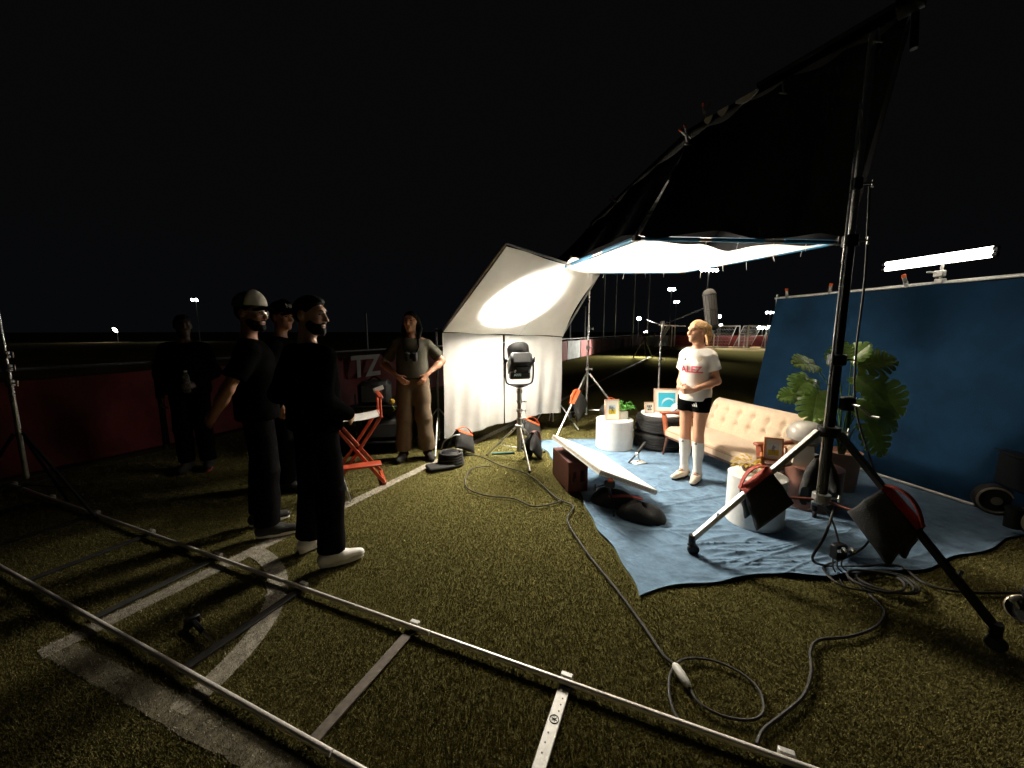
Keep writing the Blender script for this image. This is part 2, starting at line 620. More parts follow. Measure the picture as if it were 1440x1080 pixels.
# ------------------------------------------------------------------ banner fence along the touchline
def banner_fence():
    t = thing('banner_fence', 'long low fence hung with red banners beside the dark pitch edge', 'fence', tuple(fence_pt(-8)))
    L = 2.5
    s = -8.0
    i = 0
    WB = mat('white_banner', (.55, .56, .56), .8, vary=.2, vscale=3)
    PB = mat('pink_banner', (.55, .20, .20), .8, vary=.2, vscale=3)
    DB = mat('brown_windscreen', (.12, .045, .035), .85, vary=.3, vscale=2)
    zt = 1.18
    while s < 58:
        e = s + L
        mm = M()
        ph = random.random() * 6

        def fn(u, v, s=s, e=e, ph=ph):
            p = fence_pt(s + .04 + (L - .08) * u)
            z = .07 + (zt - .10 - .07) * v - .02 * math.sin(pi * u) * v
            return p + PERP * (.05 + .018 * math.sin(7 * u + ph) * (1.2 - v) + .008 * math.sin(23 * u + 5 * v + ph)) + V(0, 0, z)
        mm.grid(fn, 20, 6, .004)
        k = REDBAN
        if abs(s - 16.2) < 1.26:
            k = WB
        elif abs(s - 18.7) < 1.26:
            k = PB
        elif s > 19.9:
            k = DB
        obj('banner', mm, k, t)
        mm = M()
        p = fence_pt(s)
        mm.tube([p, p + V(0, 0, zt + .03)], .03, 8)
        obj('post', mm, BLK, t)
        mm = M()
        mm.tube([fence_pt(s, z=zt), fence_pt(e, z=zt)], .022, 8)
        obj('top_rail', mm, STEEL, t)
        s = e
        i += 1
    # big pale lettering: only the end of the word is to be seen
    vv, ff = text_mesh('TZ', .62, .003, .018)
    Fm = np.stack([TL, V(0, 0, 1), PERP], 1)
    o0 = fence_pt(3.02, z=.83) + PERP * .085
    mm = M().add([o0 + Fm @ (q * V(1.0, 1.0, 1)) for q in vv], ff)
    obj('lettering', mm, mat('banner_letter', (.62, .58, .52), .8, vary=.12, vscale=8), t, flat=True)


banner_fence()


# ------------------------------------------------------------------ far poles, lamps, goals
def flood_mast(px_dir, dist, h, label, wdt, n=3, power=0.0, col=(1, .98, .92), pole=.09, estr=60):
    x, y = px_dir[0] * dist, dist
    t = thing('floodlight_mast', label, 'floodlight', (x, y, 0), group=None)
    mm = M()
    mm.tube([(x, y, 0), (x, y, h)], [pole * 1.5, pole], 8)
    obj('pole', mm, STEEL, t)
    mm = M()
    mm.box((x, y, h), (wdt, .12, .12))
    obj('crossarm', mm, BLK, t)
    for k in range(n):
        cx = x + (k - (n - 1) / 2) * wdt / n
        mm = M()
        Fm = frame_to((-.2, -1, -.55))
        mm.lathe([(.04, -.18), (wdt / n * .36, -.12), (wdt / n * .42, .10)], (cx, y - .15, h + .1), 12, Fm)
        lamp = obj('lamp_head', mm, BLK, t)
        mm = M()
        mm.lathe([(wdt / n * .39, .105), (wdt / n * .2, .14), (.002, .15)], (cx, y - .15, h + .1), 12, Fm, False)
        obj('lamp_lens', mm, mat('flood_lens_%g_%s' % (estr, '%.2f' % col[2]), (.8, .8, .8), .3, emit=col, estr=estr), lamp)
    if power:
        ld = bpy.data.lights.new('flood_beam', 'SPOT')
        ld.energy = power
        ld.color = col
        ld.spot_size = R(24 if power > 20000 else 120)
        ld.spot_blend = .6
        ld.shadow_soft_size = .3
        lo = bpy.data.objects.new('flood_beam', ld)
        COL.objects.link(lo)
        lo.parent = t
        lo.location = (0, -.5, h)
        d = Vector((22, 37.5, 0)) - Vector((x, y, h)) if power > 20000 else Vector((-.22, -1, -.55))
        lo.rotation_euler = d.to_track_quat('-Z', 'Y').to_euler()


flood_mast((.4925, 0), 60, 10.6, 'tallest floodlight mast with a wide white lamp bar above the microphone', 2.8, 5, 150000, estr=60)
flood_mast((.402, 0), 96, 11.6, 'slim floodlight mast with a bluish white lamp, taller of the neighbouring two', 2.0, 2, 0, (.8, 1, .98), estr=40)
flood_mast((.416, 0), 112, 9.8, 'slim floodlight mast with a bluish white lamp, shorter of the neighbouring two', 1.8, 2, 0, (.8, 1, .98), estr=30)
flood_mast((.526, 0), 120, 6.0, 'small lamp mast behind the microphone above the far goals', 1.6, 1, 0, (.85, .97, 1), estr=30)
flood_mast((.656, 0), 120, 7.2, 'thin lamp mast with a flat white head above the last goals', 3.4, 3, 0, (.95, .95, 1), estr=14)
flood_mast((.640, 0), 150, 2.9, 'low glaring white floodlight beyond the goals near the blue backdrop', 4.6, 3, 0, (.9, .98, 1), estr=160)
flood_mast((.532, 0), 135, 3.6, 'short lamp mast just above the far red fence', 1.5, 1, 0, (1, .95, .85), estr=12)
flood_mast((.322, 0), 52, 3.2, 'single street lamp among the tall net poles', .7, 1, 0, (1, .96, .86), estr=25, pole=.05)
flood_mast((-.800, 0), 62, 6.4, 'lone white floodlight far behind the man in the cream cap', 1.3, 2, 150, (.95, 1, .98), estr=25, pole=.05)
flood_mast((-1.01, 0), 58, 1.75, 'low yellowish lamp beyond the red banner fence', 1.0, 1, 90, (1, .93, .75), estr=25, pole=.04)

for k, (u, dist, h) in enumerate([(.185, 27, 3.3), (.232, 34, 10.), (.262, 42, 12.), (.308, 37, 11.), (.345, 44, 13.), (-.372, 30, 3.0), (.147, 24, 2.9)]):
    x, y = u * dist, dist
    t = thing('net_pole', ['short grey net pole just beyond the white banner', 'tall net pole closest to the pink banner', 'thick tall net pole standing beside the brown windscreen',
                           'tall net pole rising between two street lamps', 'tallest thin net pole near the tripod camera', 'thin pole beyond the fence above the red lettering banner',
                           'dark short pole between the white and pink banners'][k], 'pole', (x, y, 0))
    mm = M()
    mm.tube([(x, y, 0), (x, y, h)], [.10, .075], 8)
    obj('shaft', mm, STEEL if k != 6 else BLK, t)
    mm = M()
    mm.lathe([(.17, 0), (.17, .03), (.11, .05)], (x, y, 0), 10)
    obj('base_plate', mm, BLK, t)
    mm = M()
    mm.ell((x, y, h), (.09, .09, .05), n=8, m=5)
    obj('cap', mm, BLK, t)


def far_fence():
    t = thing('far_fence', 'low red banner fence at the bright far end of the pitch', 'fence', (30, 36, 0))
    p0 = fence_pt(42.2) + PERP * 1.0
    p1 = p0 + PERP * 56
    n = 24
    for i in range(n):
        a, b = p0 + (p1 - p0) * i / n, p0 + (p1 - p0) * (i + .96) / n
        mm = M()
        mm.grid(lambda u, v: a + (b - a) * u + V(0, .04 * math.sin(9 * u + i), .06 + 1.1 * v), 8, 2, .01)
        obj('banner', mm, REDBAN if i % 5 else mat('white_banner', (.5, .5, .5)), t)
        mm = M()
        mm.tube([a, a + V(0, 0, 1.3)], .03, 6)
        obj('post', mm, STEEL, t)


far_fence()


def goal(x, y, wd, label, rz=0.0, h=2.1):
    t = thing('soccer_goal', label, 'goal', (x, y, 0), rz, 'white goals at the far end')
    dpt = 1.6
    WG = mat('goal_white', (.8, .8, .78), .4)
    for s in (-1, 1):
        mm = M()
        mm.tube([(s * wd / 2, 0, 0), (s * wd / 2, 0, h)], .06, 8)
        obj('post', mm, WG, t, True)
        mm = M()
        mm.tube([(s * wd / 2, 0, h), (s * wd / 2, .5, h), (s * wd / 2, dpt, 0)], .035, 6)
        obj('stay', mm, WG, t, True)
    mm = M()
    mm.tube([(-wd / 2, 0, h), (wd / 2, 0, h)], .06, 8)
    obj('crossbar', mm, WG, t, True)
    mm = M()
    mm.tube([(-wd / 2, dpt, .03), (wd / 2, dpt, .03)], .035, 6)
    obj('ground_bar', mm, WG, t, True)
    mm = M()
    k = 16
    for i in range(k + 1):
        xx = -wd / 2 + wd * i / k
        mm.tube([(xx, .5, h), (xx, dpt, .03)], .006, 4)
    for j in range(6):
        z = h - h * j / 6
        yy = .5 + (dpt - .5) * j / 6
        mm.tube([(-wd / 2, yy, z), (wd / 2, yy, z)], .006, 4)
    obj('net', mm, WG, t, True)


goal(20.9, 38.0, 2.6, 'white goal nearest the microphone in front of the far red fence', .1)
goal(23.2, 37.0, 2.2, 'white goal standing between two other goals at the far end', .3)
goal(25.2, 36.4, 2.2, 'white goal closest to the blue backdrop at the far end', -.2)
goal(16.3, 39.5, 1.6, 'small white goal left of the player beside the dark mast', 1.0, 2.1)

# far tripod camera with a small lit lamp by the touchline
t = thing('tripod_camera', 'black tripod with camera standing far off under a small glaring lamp', 'camera', (8.0, 23.5, 0))
cx, cy_ = 8.0, 23.5
for k in range(3):
    a = 2 * pi * k / 3 + .4
    mm = M()
    mm.tube([(cx, cy_, 1.25), (cx + .65 * math.cos(a), cy_ + .65 * math.sin(a), 0)], [.05, .03], 6)
    obj('leg', mm, BLK, t)
mm = M()
mm.box((cx, cy_, 1.38), (.62, .35, .26), rotz(.3), .03)
obj('camera_body', mm, BLK, t)
mm = M()
mm.lathe([(.10, 0), (.12, .25), (.13, .3)], (cx + .2, cy_ - .2, 1.38), 12, frame_to((.8, -.6, 0)))
obj('lens', mm, BLK, t)
mm = M()
mm.tube([(cx, cy_ + .05, 1.45), (cx + .05, cy_ + .1, 2.3), (cx + .75, cy_ + .1, 2.05)], .03, 6)
obj('boom_arm', mm, BLK, t)
t = thing('work_lamp', 'small glaring round lamp on a thin stand behind the tripod camera', 'lamp', (8.55, 25, 0))
mm = M()
mm.tube([(8.55, 25, 0), (8.55, 25, 1.42)], .02, 6)
obj('stand', mm, BLK, t)
mm = M()
mm.lathe([(.05, .1), (.13, 0)], (8.55, 25, 1.5), 12, frame_to((-.35, -1, 0)))
hd = obj('lamp_head', mm, BLK, t)
mm = M()
mm.ell((8.52, 24.94, 1.5), (.115, .04, .115), n=12, m=6)
obj('bulb', mm, mat('work_lamp_bulb', (.8, .8, .8), emit=(1, .96, .88), estr=60), hd)
ld = bpy.data.lights.new('work_beam', 'SPOT')
ld.energy = 1800
ld.spot_size = R(150)
ld.spot_blend = .8
ld.shadow_soft_size = .12
ld.color = (1, .97, .85)
lo = bpy.data.objects.new('work_beam', ld)
COL.objects.link(lo)
lo.parent = t
lo.location = (-.06, -.16, 1.5)
lo.rotation_euler = Vector((-.7, -.9, -.28)).to_track_quat('-Z', 'Y').to_euler()


# ------------------------------------------------------------------ dolly track
def dolly_track():
    d = V(.9217, -.3879, 0)
    n = V(.3879, .9217, 0)
    a1 = V(-4.6, 3.62, 0)
    sep_ = .625
    a1 = V(-.50, 1.885, 0) - n * .035   # far rail axis (raised above the turf)
    t = thing('dolly_track', 'straight chrome camera dolly track lying across the turf', 'track', tuple(a1))
    for k, off in enumerate((0, -sep_)):
        for sgm in range(3):
            s0 = -5.0 + 2.55 * sgm
            p, q = a1 + n * off + d * s0, a1 + n * off + d * (s0 + 2.545)
            mm = M()
            mm.tube([p + V(0, 0, .030), q + V(0, 0, .030)], .0125, 16)
            r_ = obj('rail', mm, mat('worn_rail', (.86, .81, .73), .34, .35, vary=.12, vscale=12), t)
    rzz = math.atan2(d[1], d[0])
    for k in range(-6, 4):
        s0 = -.02 + .835 * k
        p = a1 + d * s0
        mm = M()
        mm.box(p - n * (sep_ / 2) + V(0, 0, .011), (.052, sep_ - .02, .010), rotz(rzz), .003)
        sl = obj('sleeper', mm, ALU if k == 1 else (mat('brown_aluminium', (.17, .14, .11), .7, .2, vary=.4, vscale=25) if k in (0, 2) else mat('dark_sleeper', (.035, .032, .028), .8, vary=.4, vscale=25)), t)  # tone set by position: one pale sleeper, brown beside it, near-black further out
        mm = M()
        mm.box(p + n * .030 + V(0, 0, .024), (.055, .028, .034), rotz(rzz), .004)
        obj('clamp_tab', mm, ALU, sl)
        if k == 1:
            mm = M()
            o_ = p - n * .17 + V(0, 0, .0168)
            mm.tube([o_ + V(.018 * math.cos(a), .018 * math.sin(a), 0) for a in np.linspace(0, 2 * pi, 20, False)], .0016, 5, True)
            for a in (.4, 1.5, 2.5):
                mm.tube([o_ + V(.012 * math.cos(a), .012 * math.sin(a), 0), o_ - V(.012 * math.cos(a), .012 * math.sin(a), 0)], .0014, 5)
            obj('round_stamp', mm, BLK, sl)
        for f in (.07, .10, .13, .23, .27, .31) if k == 1 else ():
            mm = M()
            mm.lathe([(.0035, 0), (.0035, .0006)], p - n * f + d * (.008 if f < .2 else -.006) + V(0, 0, .0162), 8)
            obj('rivet', mm, BLK, sl)


dolly_track()

# small spanner-like peg left on the turf between the rails
t = thing('track_wedge', 'small black bar with a shiny tip lying between the rails', 'tool', (-1.62, 1.83, 0))
mm = M()
mm.bar((-1.72, 1.90, .03), (-1.60, 1.82, .03), .022, .022, .004)
obj('handle', mm, BLK, t)
mm = M()
mm.tube([(-1.61, 1.827, .032), (-1.50, 1.755, .03)], [.008, .006], 8)
obj('shaft', mm, CHROME, t)
mm = M()
mm.box((-1.73, 1.905, .03), (.07, .03, .05), rotz(.9), .006)
obj('jaw', mm, BLK, t)


# ------------------------------------------------------------------ generic grip hardware
def knob(parent, p, d, r=.018, material=None):
    mm = M()
    p = np.array(p, float)
    d = np.array(d, float) / np.linalg.norm(d)
    mm.tube([p, p + d * .045], .006, 6)
    mm.bar(p + d * .045 - V(0, 0, r * 1.3), p + d * .045 + V(0, 0, r * 1.3), .010, .010, .003, up=d)
    return obj('t_handle', mm, material or BLK, parent)


def sandbag(top, d, label, w_=.30, drop=.24, strap=ORANGE, th=.075, sag=0.0, group=None, tilt=0.0):
    """saddle sandbag: two pouches hanging either side of a leg at point top, leg running along d"""
    top = np.array(top, float)
    d = np.array(d, float)
    dh = d / np.linalg.norm(d)
    sidev = np.cross(dh, V(0, 0, 1))
    sidev /= np.linalg.norm(sidev)
    dn = np.cross(sidev, dh)
    if dn[2] > 0:
        dn = -dn
    dn = dn * .55 + V(0, 0, -1) * .45
    dn /= np.linalg.norm(dn)
    t = thing('sandbag', label, 'sandbag', tuple(V(top[0], top[1], max(0, top[2] - drop))), group=group)
    for s in (-1, 1):
        mm = M()

        def sfc(u, v, s=s):
            a = 2 * pi * u
            ca, sa = math.cos(a), math.sin(a)
            prof = (.38 + .62 * math.sin(pi * min(1, v * .72 + .04)) ** .8) if v < .97 else .55
            hw = w_ / 2 * (.82 + .20 * v + .02 * math.sin(11 * v + 3 * s))
            ex = np.sign(ca) * abs(ca) ** .35 * hw
            ey = np.sign(sa) * abs(sa) ** .8 * th / 2 * prof * (1 + .10 * math.sin(9 * u * 2 + 6 * v))
            return top + dh * ex + sidev * (s * (.032 + .35 * th * v + .02 * v) + ey) + dn * (drop * v + .006 * math.sin(14 * u)) + V(0, 0, -sag * v)
        P = np.array([[sfc(i / 24, j / 10) for j in range(11)] for i in range(25)])
        mm.gridp(P)
        n0 = len(mm.v)
        mm.add([P[i, 0] for i in range(24)], [tuple(range(24))])
        mm.add([P[i, 10] for i in range(24)], [tuple(range(24))])
        pch = obj('pouch', mm, BAGCLOTH, t)
    mm = M()
    mm.grid(lambda u, v: top + dh * (w_ * .78 * (u - .5)) + sidev * (.045 * (2 * v - 1)) - dn * (.022 * (1 - (2 * v - 1) ** 2) + .004), 8, 6, .006)
    obj('saddle_strap', mm, strap, t)
    mm = M()
    hp = [top + dh * (w_ * .40 * c_) - dn * (.02 + .06 * (1 - c_ * c_)) + sidev * .012 for c_ in np.linspace(-1, 1, 9)]
    mm.grid(lambda u, v: hp[int(round(u * 8))] + sidev * (.036 * (v - .5)), 8, 2, .007)
    obj('handle', mm, strap, t)
    return t


def stand_legs(t, base, feet, z_top, z_brace, r, material, foot=True, square=False):
    base = np.array(base, float)
    for f in feet:
        f = np.array(f, float)
        d = (f - base) * V(1, 1, 0)
        d = d / np.linalg.norm(d)
        p = base + d * (r * 2) + V(0, 0, z_top)
        mm = M()
        if square:
            mm.bar(p, f + V(0, 0, .06), r * 2, r * 2, .003)
        else:
            mm.tube([p, f + V(0, 0, .015)], r, 10)
        lg = obj('leg', mm, material, t)
        mm = M()
        q = p + (f - p) * .62
        mm.tube([base + V(0, 0, z_brace), q + V(0, 0, 0)], r * .5, 8)
        obj('brace', mm, material, t)
        if foot:
            mm = M()
            mm.ell(f + V(0, 0, .016), (r * 1.3, r * 1.3, .016), n=10, m=6)
            obj('foot', mm, RUB, lg)


# ------------------------------------------------------------------ big crank stand on the ground cloth
S0 = V(2.08, 2.48, 0)
fA, fB, fC = V(1.28, 2.58, 0), V(2.40, 1.74, 0), V(2.57, 3.13, 0)
t = thing('crank_stand', 'tall heavy black and chrome rolling light stand on the blue cloth edge', 'light stand', tuple(S0))
mm = M()
mm.tube([S0 + V(0, 0, .44), S0 + V(0, 0, 1.42)], .031, 16)
obj('lower_column', mm, mat('gunmetal', (.05, .05, .048), .22, .6), t)
mm = M()
mm.tube([S0 + V(0, 0, 1.40), S0 + V(0, 0, 2.15)], .027, 14)
obj('middle_column', mm, BLK, t)
mm = M()
mm.tube([S0 + V(0, 0, 2.12), S0 + V(0, 0, 3.28)], .020, 12)
obj('upper_column', mm, STEEL, t)
mm = M()
mm.tube([S0 + V(-.046, -.02, .46), S0 + V(-.046, -.02, 2.9)], .007, 8)
obj('guide_rod', mm, CHROME, t)
for z, r_ in ((1.40, .05), (2.13, .042), (2.46, .03), (.93, .062), (.47, .052)):
    mm = M()
    mm.lathe([(r_ * .85, -.035), (r_, -.03), (r_, .03), (r_ * .85, .035)], S0 + V(0, 0, z), 16)
    cl = obj('collar', mm, BLK if z != .47 else STEEL, t)
    mm = M()
    p = S0 + V(r_, -.01, z)
    mm.tube([p, p + V(.05, -.01, 0)], .007, 6)
    mm.bar(p + V(.05, -.01, -.025), p + V(.05, -.01, .025), .012, .012, .003, up=(1, 0, 0))
    obj('t_handle', mm, CHROME, cl)
mm = M()
mm.box(S0 + V(.07, -.03, 1.12), (.07, .06, .09), I3, .01)
cr = obj('crank_box', mm, BLK, t)
mm = M()
mm.tube([S0 + V(.07, -.06, 1.12), S0 + V(.07, -.12, 1.12), S0 + V(.14, -.13, 1.06), S0 + V(.14, -.19, 1.06)], .008, 8)
obj('crank_handle', mm, CHROME, cr)
for f, nm in ((fA, 'a'), (fB, 'b'), (fC, 'c')):
    d = (f - S0) / np.linalg.norm(f - S0)
    p = S0 + d * .06 + V(0, 0, .93)
    q = f + V(0, 0, .12)
    mm = M()
    mm.bar(p, q, .040, .034, .004)
    lg = obj('leg', mm, STEEL if nm != 'b' else BLK, t)
    mm = M()
    mm.bar(S0 + d * .05 + V(0, 0, .46), p + (q - p) * .58, .022, .014, .003)
    obj('brace', mm, mat('red_brown_brace', (.20, .05, .03), .4, .5), t)
    mm = M()
    mm.tube([f + V(0, 0, .15), f + V(0, 0, .085)], .024, 10)
    mm.box(f + V(0, 0, .078), (.05, .04, .018), rotz(.5), .004)
    fk = obj('caster_fork', mm, BLK, lg)
    mm = M()
    ax = V(d[1], -d[0], 0)
    mm.lathe([(.012, -.014), (.034, -.014), (.040, -.008), (.040, .008), (.034, .014), (.012, .014)], f + V(.012, 0, .040), 18, frame_to(ax))
    obj('caster_wheel', mm, RUB, lg)
    mm = M()
    mm.tube([p + (q - p) * .80, p + (q - p) * .80 + V(0, 0, .05) - ax * .03], .008, 6)
    obj('leg_lock', mm, CHROME, lg)

sandbag(S0 + (fA - S0) * .52 + V(0, 0, .565), (fA - S0) + V(0, 0, -.80), 'black sandbag with red strap hung on the stand leg over the white drum', .29, .22, REDWEB, .09)
sandbag(S0 + (fB - S0) * .50 + V(0, 0, .575), (fB - S0) + V(0, 0, -.80), 'big black sandbag with red strap on the stand leg reaching onto the turf', .31, .23, REDWEB, .10)
sandbag(S0 + (fC - S0) * .50 + V(0, 0, .575), (fC - S0) + V(0, 0, -.80), 'black sandbag on the stand leg that points to the backdrop', .30, .24, BLKCLOTH, .09)

# ------------------------------------------------------------------ overhead muslin frame
A_, B_, C_, D_ = V(.49, 5.30, 2.35), V(1.04, 3.37, 2.35), V(2.85, 3.52, 2.35), V(2.24, 5.22, 2.35)
t = thing('overhead_muslin_frame', 'glowing cream muslin stretched on a square frame above the player', 'diffusion frame', (1.65, 4.35, 2.3))


def musl(u, v):
    p = (1 - u) * (1 - v) * B_ + u * (1 - v) * C_ + u * v * D_ + (1 - u) * v * A_
    inset = .035
    uu, vv_ = .5 + (u - .5) * (1 - inset), .5 + (v - .5) * (1 - inset)
    p = (1 - uu) * (1 - vv_) * B_ + uu * (1 - vv_) * C_ + uu * vv_ * D_ + (1 - uu) * vv_ * A_
    sag = -.055 * math.sin(pi * u) * math.sin(pi * v)
    # the near hem is tied loosely and droops between its ties
    hem = (1 - v) ** 6 * (-.055 * math.sin(pi * min(1, max(0, (u - .30) / .30))) ** 2 * (1 if .3 < u < .6 else 0) - .02 * math.sin(pi * u) + .008 * math.sin(20 * u))
    return p + V(0, 0, -.012 + sag + hem)


mm = M()
mm.grid(musl, 48, 40)
obj('muslin', mm, SILK, t)
for p, q in ((A_, B_), (B_, C_), (C_, D_), (D_, A_)):
    mm = M()
    mm.tube([p, q], .016, 10)
    tb = obj('frame_tube', mm, STEEL, t)
    mm = M()
    e = (q - p) / np.linalg.norm(q - p)
    for s0, s1 in ((.04, .30), (.36, .62), (.72, .97)):
        mm.tube([p + (q - p) * s0, p + (q - p) * s1], .0185, 10)
    obj('blue_hem', mm, BLUETAPE, tb)
for p in (A_, B_, C_, D_):
    mm = M()
    mm.box(p, (.06, .06, .045), rotz(.3), .008)
    mm.tube([p + V(0, 0, .02), p + V(.02, 0, .10)], .009, 6)
    obj('corner_ear', mm, BLK, t)
mm = M()
for (p, q, n_) in ((A_, B_, 7), (B_, C_, 6), (C_, D_, 6), (D_, A_, 7)):
    for i in range(1, n_):
        c0 = p + (q - p) * i / n_
        jx = V(random.uniform(-.02, .02), random.uniform(-.02, .02), 0)
        mm.tube(spline([c0 + V(0, 0, .02), c0 + V(.012, .01, 0), c0 + V(0, 0, -.02) + jx, c0 + V(0, 0, -.06 - .05 * random.random()) + 2 * jx], 3), .0022, 5)
obj('tie_cords', mm, mat('white_cord', (.7, .68, .62), .8), t)

# ------------------------------------------------------------------ black overhead box with lamp panel above the muslin
N1, N2, N3, N4 = V(2.18, 2.38, 3.34), V(1.40, 3.30, 3.14), V(1.10, 5.60, 3.06), V(3.05, 5.30, 3.30)
t = thing('black_overhead_flag', 'black cloth flag on a metal frame flown high over the muslin', 'flag frame', tuple((N1 + N2 + N3 + N4) / 4))
for p, q, mt in ((N1, N2, BLKCLOTH), (N2, N3, BLKCLOTH), (N3, N4, BLKCLOTH), (N4, N1, BLKCLOTH)):
    mm = M()
    mm.bar(p, q, .035, .035, .004)
    obj('frame_tube', mm, mt, t)
e12 = (N2 - N1) / np.linalg.norm(N2 - N1)
mm = M()
mm.bar(N1 - e12 * .02 + V(.0, .05, .055), N1 + e12 * .72 + V(.0, .05, .055), .05, .035, .004)
obj('boom_tube', mm, mat('grey_boom', (.20, .20, .17), .35, .8, vary=.2, vscale=20), t)


FLAGC = mat('flag_duvetyne', (.010, .010, .010), .95, vary=.2, vscale=6, bump=.2, bscale=90, spec=.0, sheen=.0)


def top_cloth(u, v):
    p = (1 - u) * (1 - v) * N2 + u * (1 - v) * N1 + u * v * N4 + (1 - u) * v * N3
    return p + V(0, 0, .022 - .05 * math.sin(pi * u) * math.sin(pi * v) + .006 * math.sin(15 * u + 9 * v))


mm = M()
mm.grid(top_cloth, 24, 24, .004)
obj('cloth', mm, FLAGC, t)


def skirt(p0, p1, q0, q1, ph, n=40):
    def fn(u, v):
        a = p0 + (p1 - p0) * u
        b = q0 + (q1 - q0) * u
        dd = np.cross((p1 - p0), V(0, 0, 1))
        dd = dd / np.linalg.norm(dd)
        p = a + (b - a) * v
        return p + dd * (.02 * math.sin(26 * u + ph + 2 * v) * (.3 + v) + .03 * math.sin(9 * u + ph)) + V(0, 0, -.02 - .03 * abs(math.sin(4.5 * pi * u)) * (1 - v) + .03 * math.sin(12 * u) * v)
    mk = M()
    mk.grid(fn, n, 10, .003)
    obj('skirt', mk, FLAGC, t)


UPZ = V(0, 0, .05)
skirt(N1, N2, C_ + UPZ + V(.0, -.05, 0), B_ + UPZ + V(0, -.05, 0), 0)
skirt(N2, N3, B_ + UPZ + V(-.05, 0, 0), A_ + UPZ + V(-.05, 0, 0), 1)
skirt(N3, N4, A_ + UPZ + V(0, .05, 0), D_ + UPZ + V(0, .05, 0), 2)
skirt(N4, N1, D_ + UPZ + V(.05, 0, 0), C_ + UPZ + V(.05, 0, 0), 3)
# white hem folded back over the near tube, seen as pale flecks
mm = M()
for s0, s1 in ((.60, .72), (.76, .82), (.85, .90)):
    mm.grid(lambda u, v: N1 + (N2 - N1) * (s0 + (s1 - s0) * u) + V(-.022, -.028, .014 - .05 * v * math.sin(pi * (u * .8 + .1))), 8, 2, .003)
obj('pale_hem', mm, MUSLIN, t)
mm = M()
mm.lathe([(.03, -.06), (.055, -.05), (.055, .05), (.03, .06)], N1 + V(-.0, .0, .02), 16, frame_to(e12))
mm.tube([N1 + V(.03, 0, -.02), N1 + V(.03, -.02, -.22)], .018, 10)
mm.tube([N1, N1 - e12 * .20 + V(0, 0, .02)], .012, 8)
obj('grip_head', mm, BLK, t)
for f, (p, q) in ((.10, (N1, N2)), (.48, (N1, N2)), (.0, (N2, N3))):
    c0 = p + (q - p) * f + V(-.02, -.02, -.03)
    mm = M()
    mm.tube([c0, c0 + V(.01, 0, -.07)], .006, 6)
    mm.bar(c0 + V(-.02, 0, -.07), c0 + V(.035, 0, -.075), .010, .010, .003)
    obj('t_handle', mm, CHROME, t)


def spring_clamp(p, up, label, ori=None, group='clamps', size=1.0, col=None):
    p = np.array(p, float)
    t = thing('spring_clamp', label, 'clamp', tuple(p), group=group)
    Fm = frame_to(up, ori or (0, 1, 0)) if ori is None else np.array(ori)
    for s in (-1, 1):
        mm = M()
        mm.bar(p + Fm @ (V(s * .022, 0, .055) * size), p + Fm @ (V(s * .006, 0, -.0) * size), .010 * size, .024 * size, .003, up=Fm[:, 1])
        mm.bar(p + Fm @ (V(s * .006, 0, 0) * size), p + Fm @ (V(s * .020, 0, -.045) * size), .010 * size, .024 * size, .003, up=Fm[:, 1])
        j = obj('arm', mm, col or STEEL, t)
        mm = M()
        mm.bar(p + Fm @ (V(s * .0185, 0, .042) * size), p + Fm @ (V(s * .0255, 0, .070) * size), .016 * size, .027 * size, .004, up=Fm[:, 1])
        obj('orange_tip', mm, ORANGE, j)
    mm = M()
    mm.tube([p + Fm @ (V(0, -.014, .004) * size), p + Fm @ (V(0, .014, .004) * size)], .009 * size, 10)
    obj('spring', mm, CHROME, t)


spring_clamp(N1 + (N2 - N1) * .90 + V(-.02, -.03, .05), (0, -.2, 1), 'spring clamp near the pale hem flecks of the black flag', None, 'clamps on the black flag')
spring_clamp(N2 + V(-.03, -.02, -.03), (-.6, -.2, .7), 'orange tipped spring clamp on the corner of the black flag', None, 'clamps on the black flag')
spring_clamp(N2 + (N3 - N2) * .62 + V(-.03, -.02, -.03), (-.6, 0, .6), 'spring clamp halfway along the flag edge over the muslin', None, 'clamps on the black flag')
spring_clamp(N3 + V(-.03, -.02, -.05), (-.4, 0, -.7), 'spring clamp hanging at the far low corner of the flag', None, 'clamps on the black flag')

# lamp panel under the black cloth, shining down through the muslin
LC = V(1.75, 4.25, 2.99)
t = thing('lamp_panel', 'flat lamp panel hanging under the black flag above the muslin', 'lamp', tuple(LC))
mm = M()
mm.box(LC + V(0, 0, .04), (.82, .62, .06), rotz(.08), .01)
obj('housing', mm, BLK, t)
mm = M()
for q in ((-.35, -.25), (.35, -.25), (.35, .25), (-.35, .25)):
    mm.tube([LC + V(q[0], q[1], .07), LC + V(q[0] * 1.05, q[1] * 1.05, .17)], .004, 5)
obj('hanger', mm, BLK, t)
ld = bpy.data.lights.new('lamp_panel_light', 'AREA')
ld.shape = 'RECTANGLE'
ld.size, ld.size_y = .76, .56
ld.energy = P_OVERHEAD
ld.color = (1.0, .89, .76)
lo = bpy.data.objects.new('lamp_panel_light', ld)
COL.objects.link(lo)
lo.parent = t
lo.location = (0, 0, .004)

# ------------------------------------------------------------------ bounce: tilted muslin over a hanging curtain
PL, QR = V(-.88, 5.0, 1.57), V(.80, 6.1, 1.50)
nb = V(.57, -.82, 0)
TLc, TRc = PL + nb * 1.45 + V(0, 0, .81), QR + nb * .72 + V(0, 0, .84)
t = thing('bounce_screen', 'big white muslin bounce leaning forward over a white hanging curtain', 'bounce screen', tuple((PL + QR) / 2 * V(1, 1, 0)))


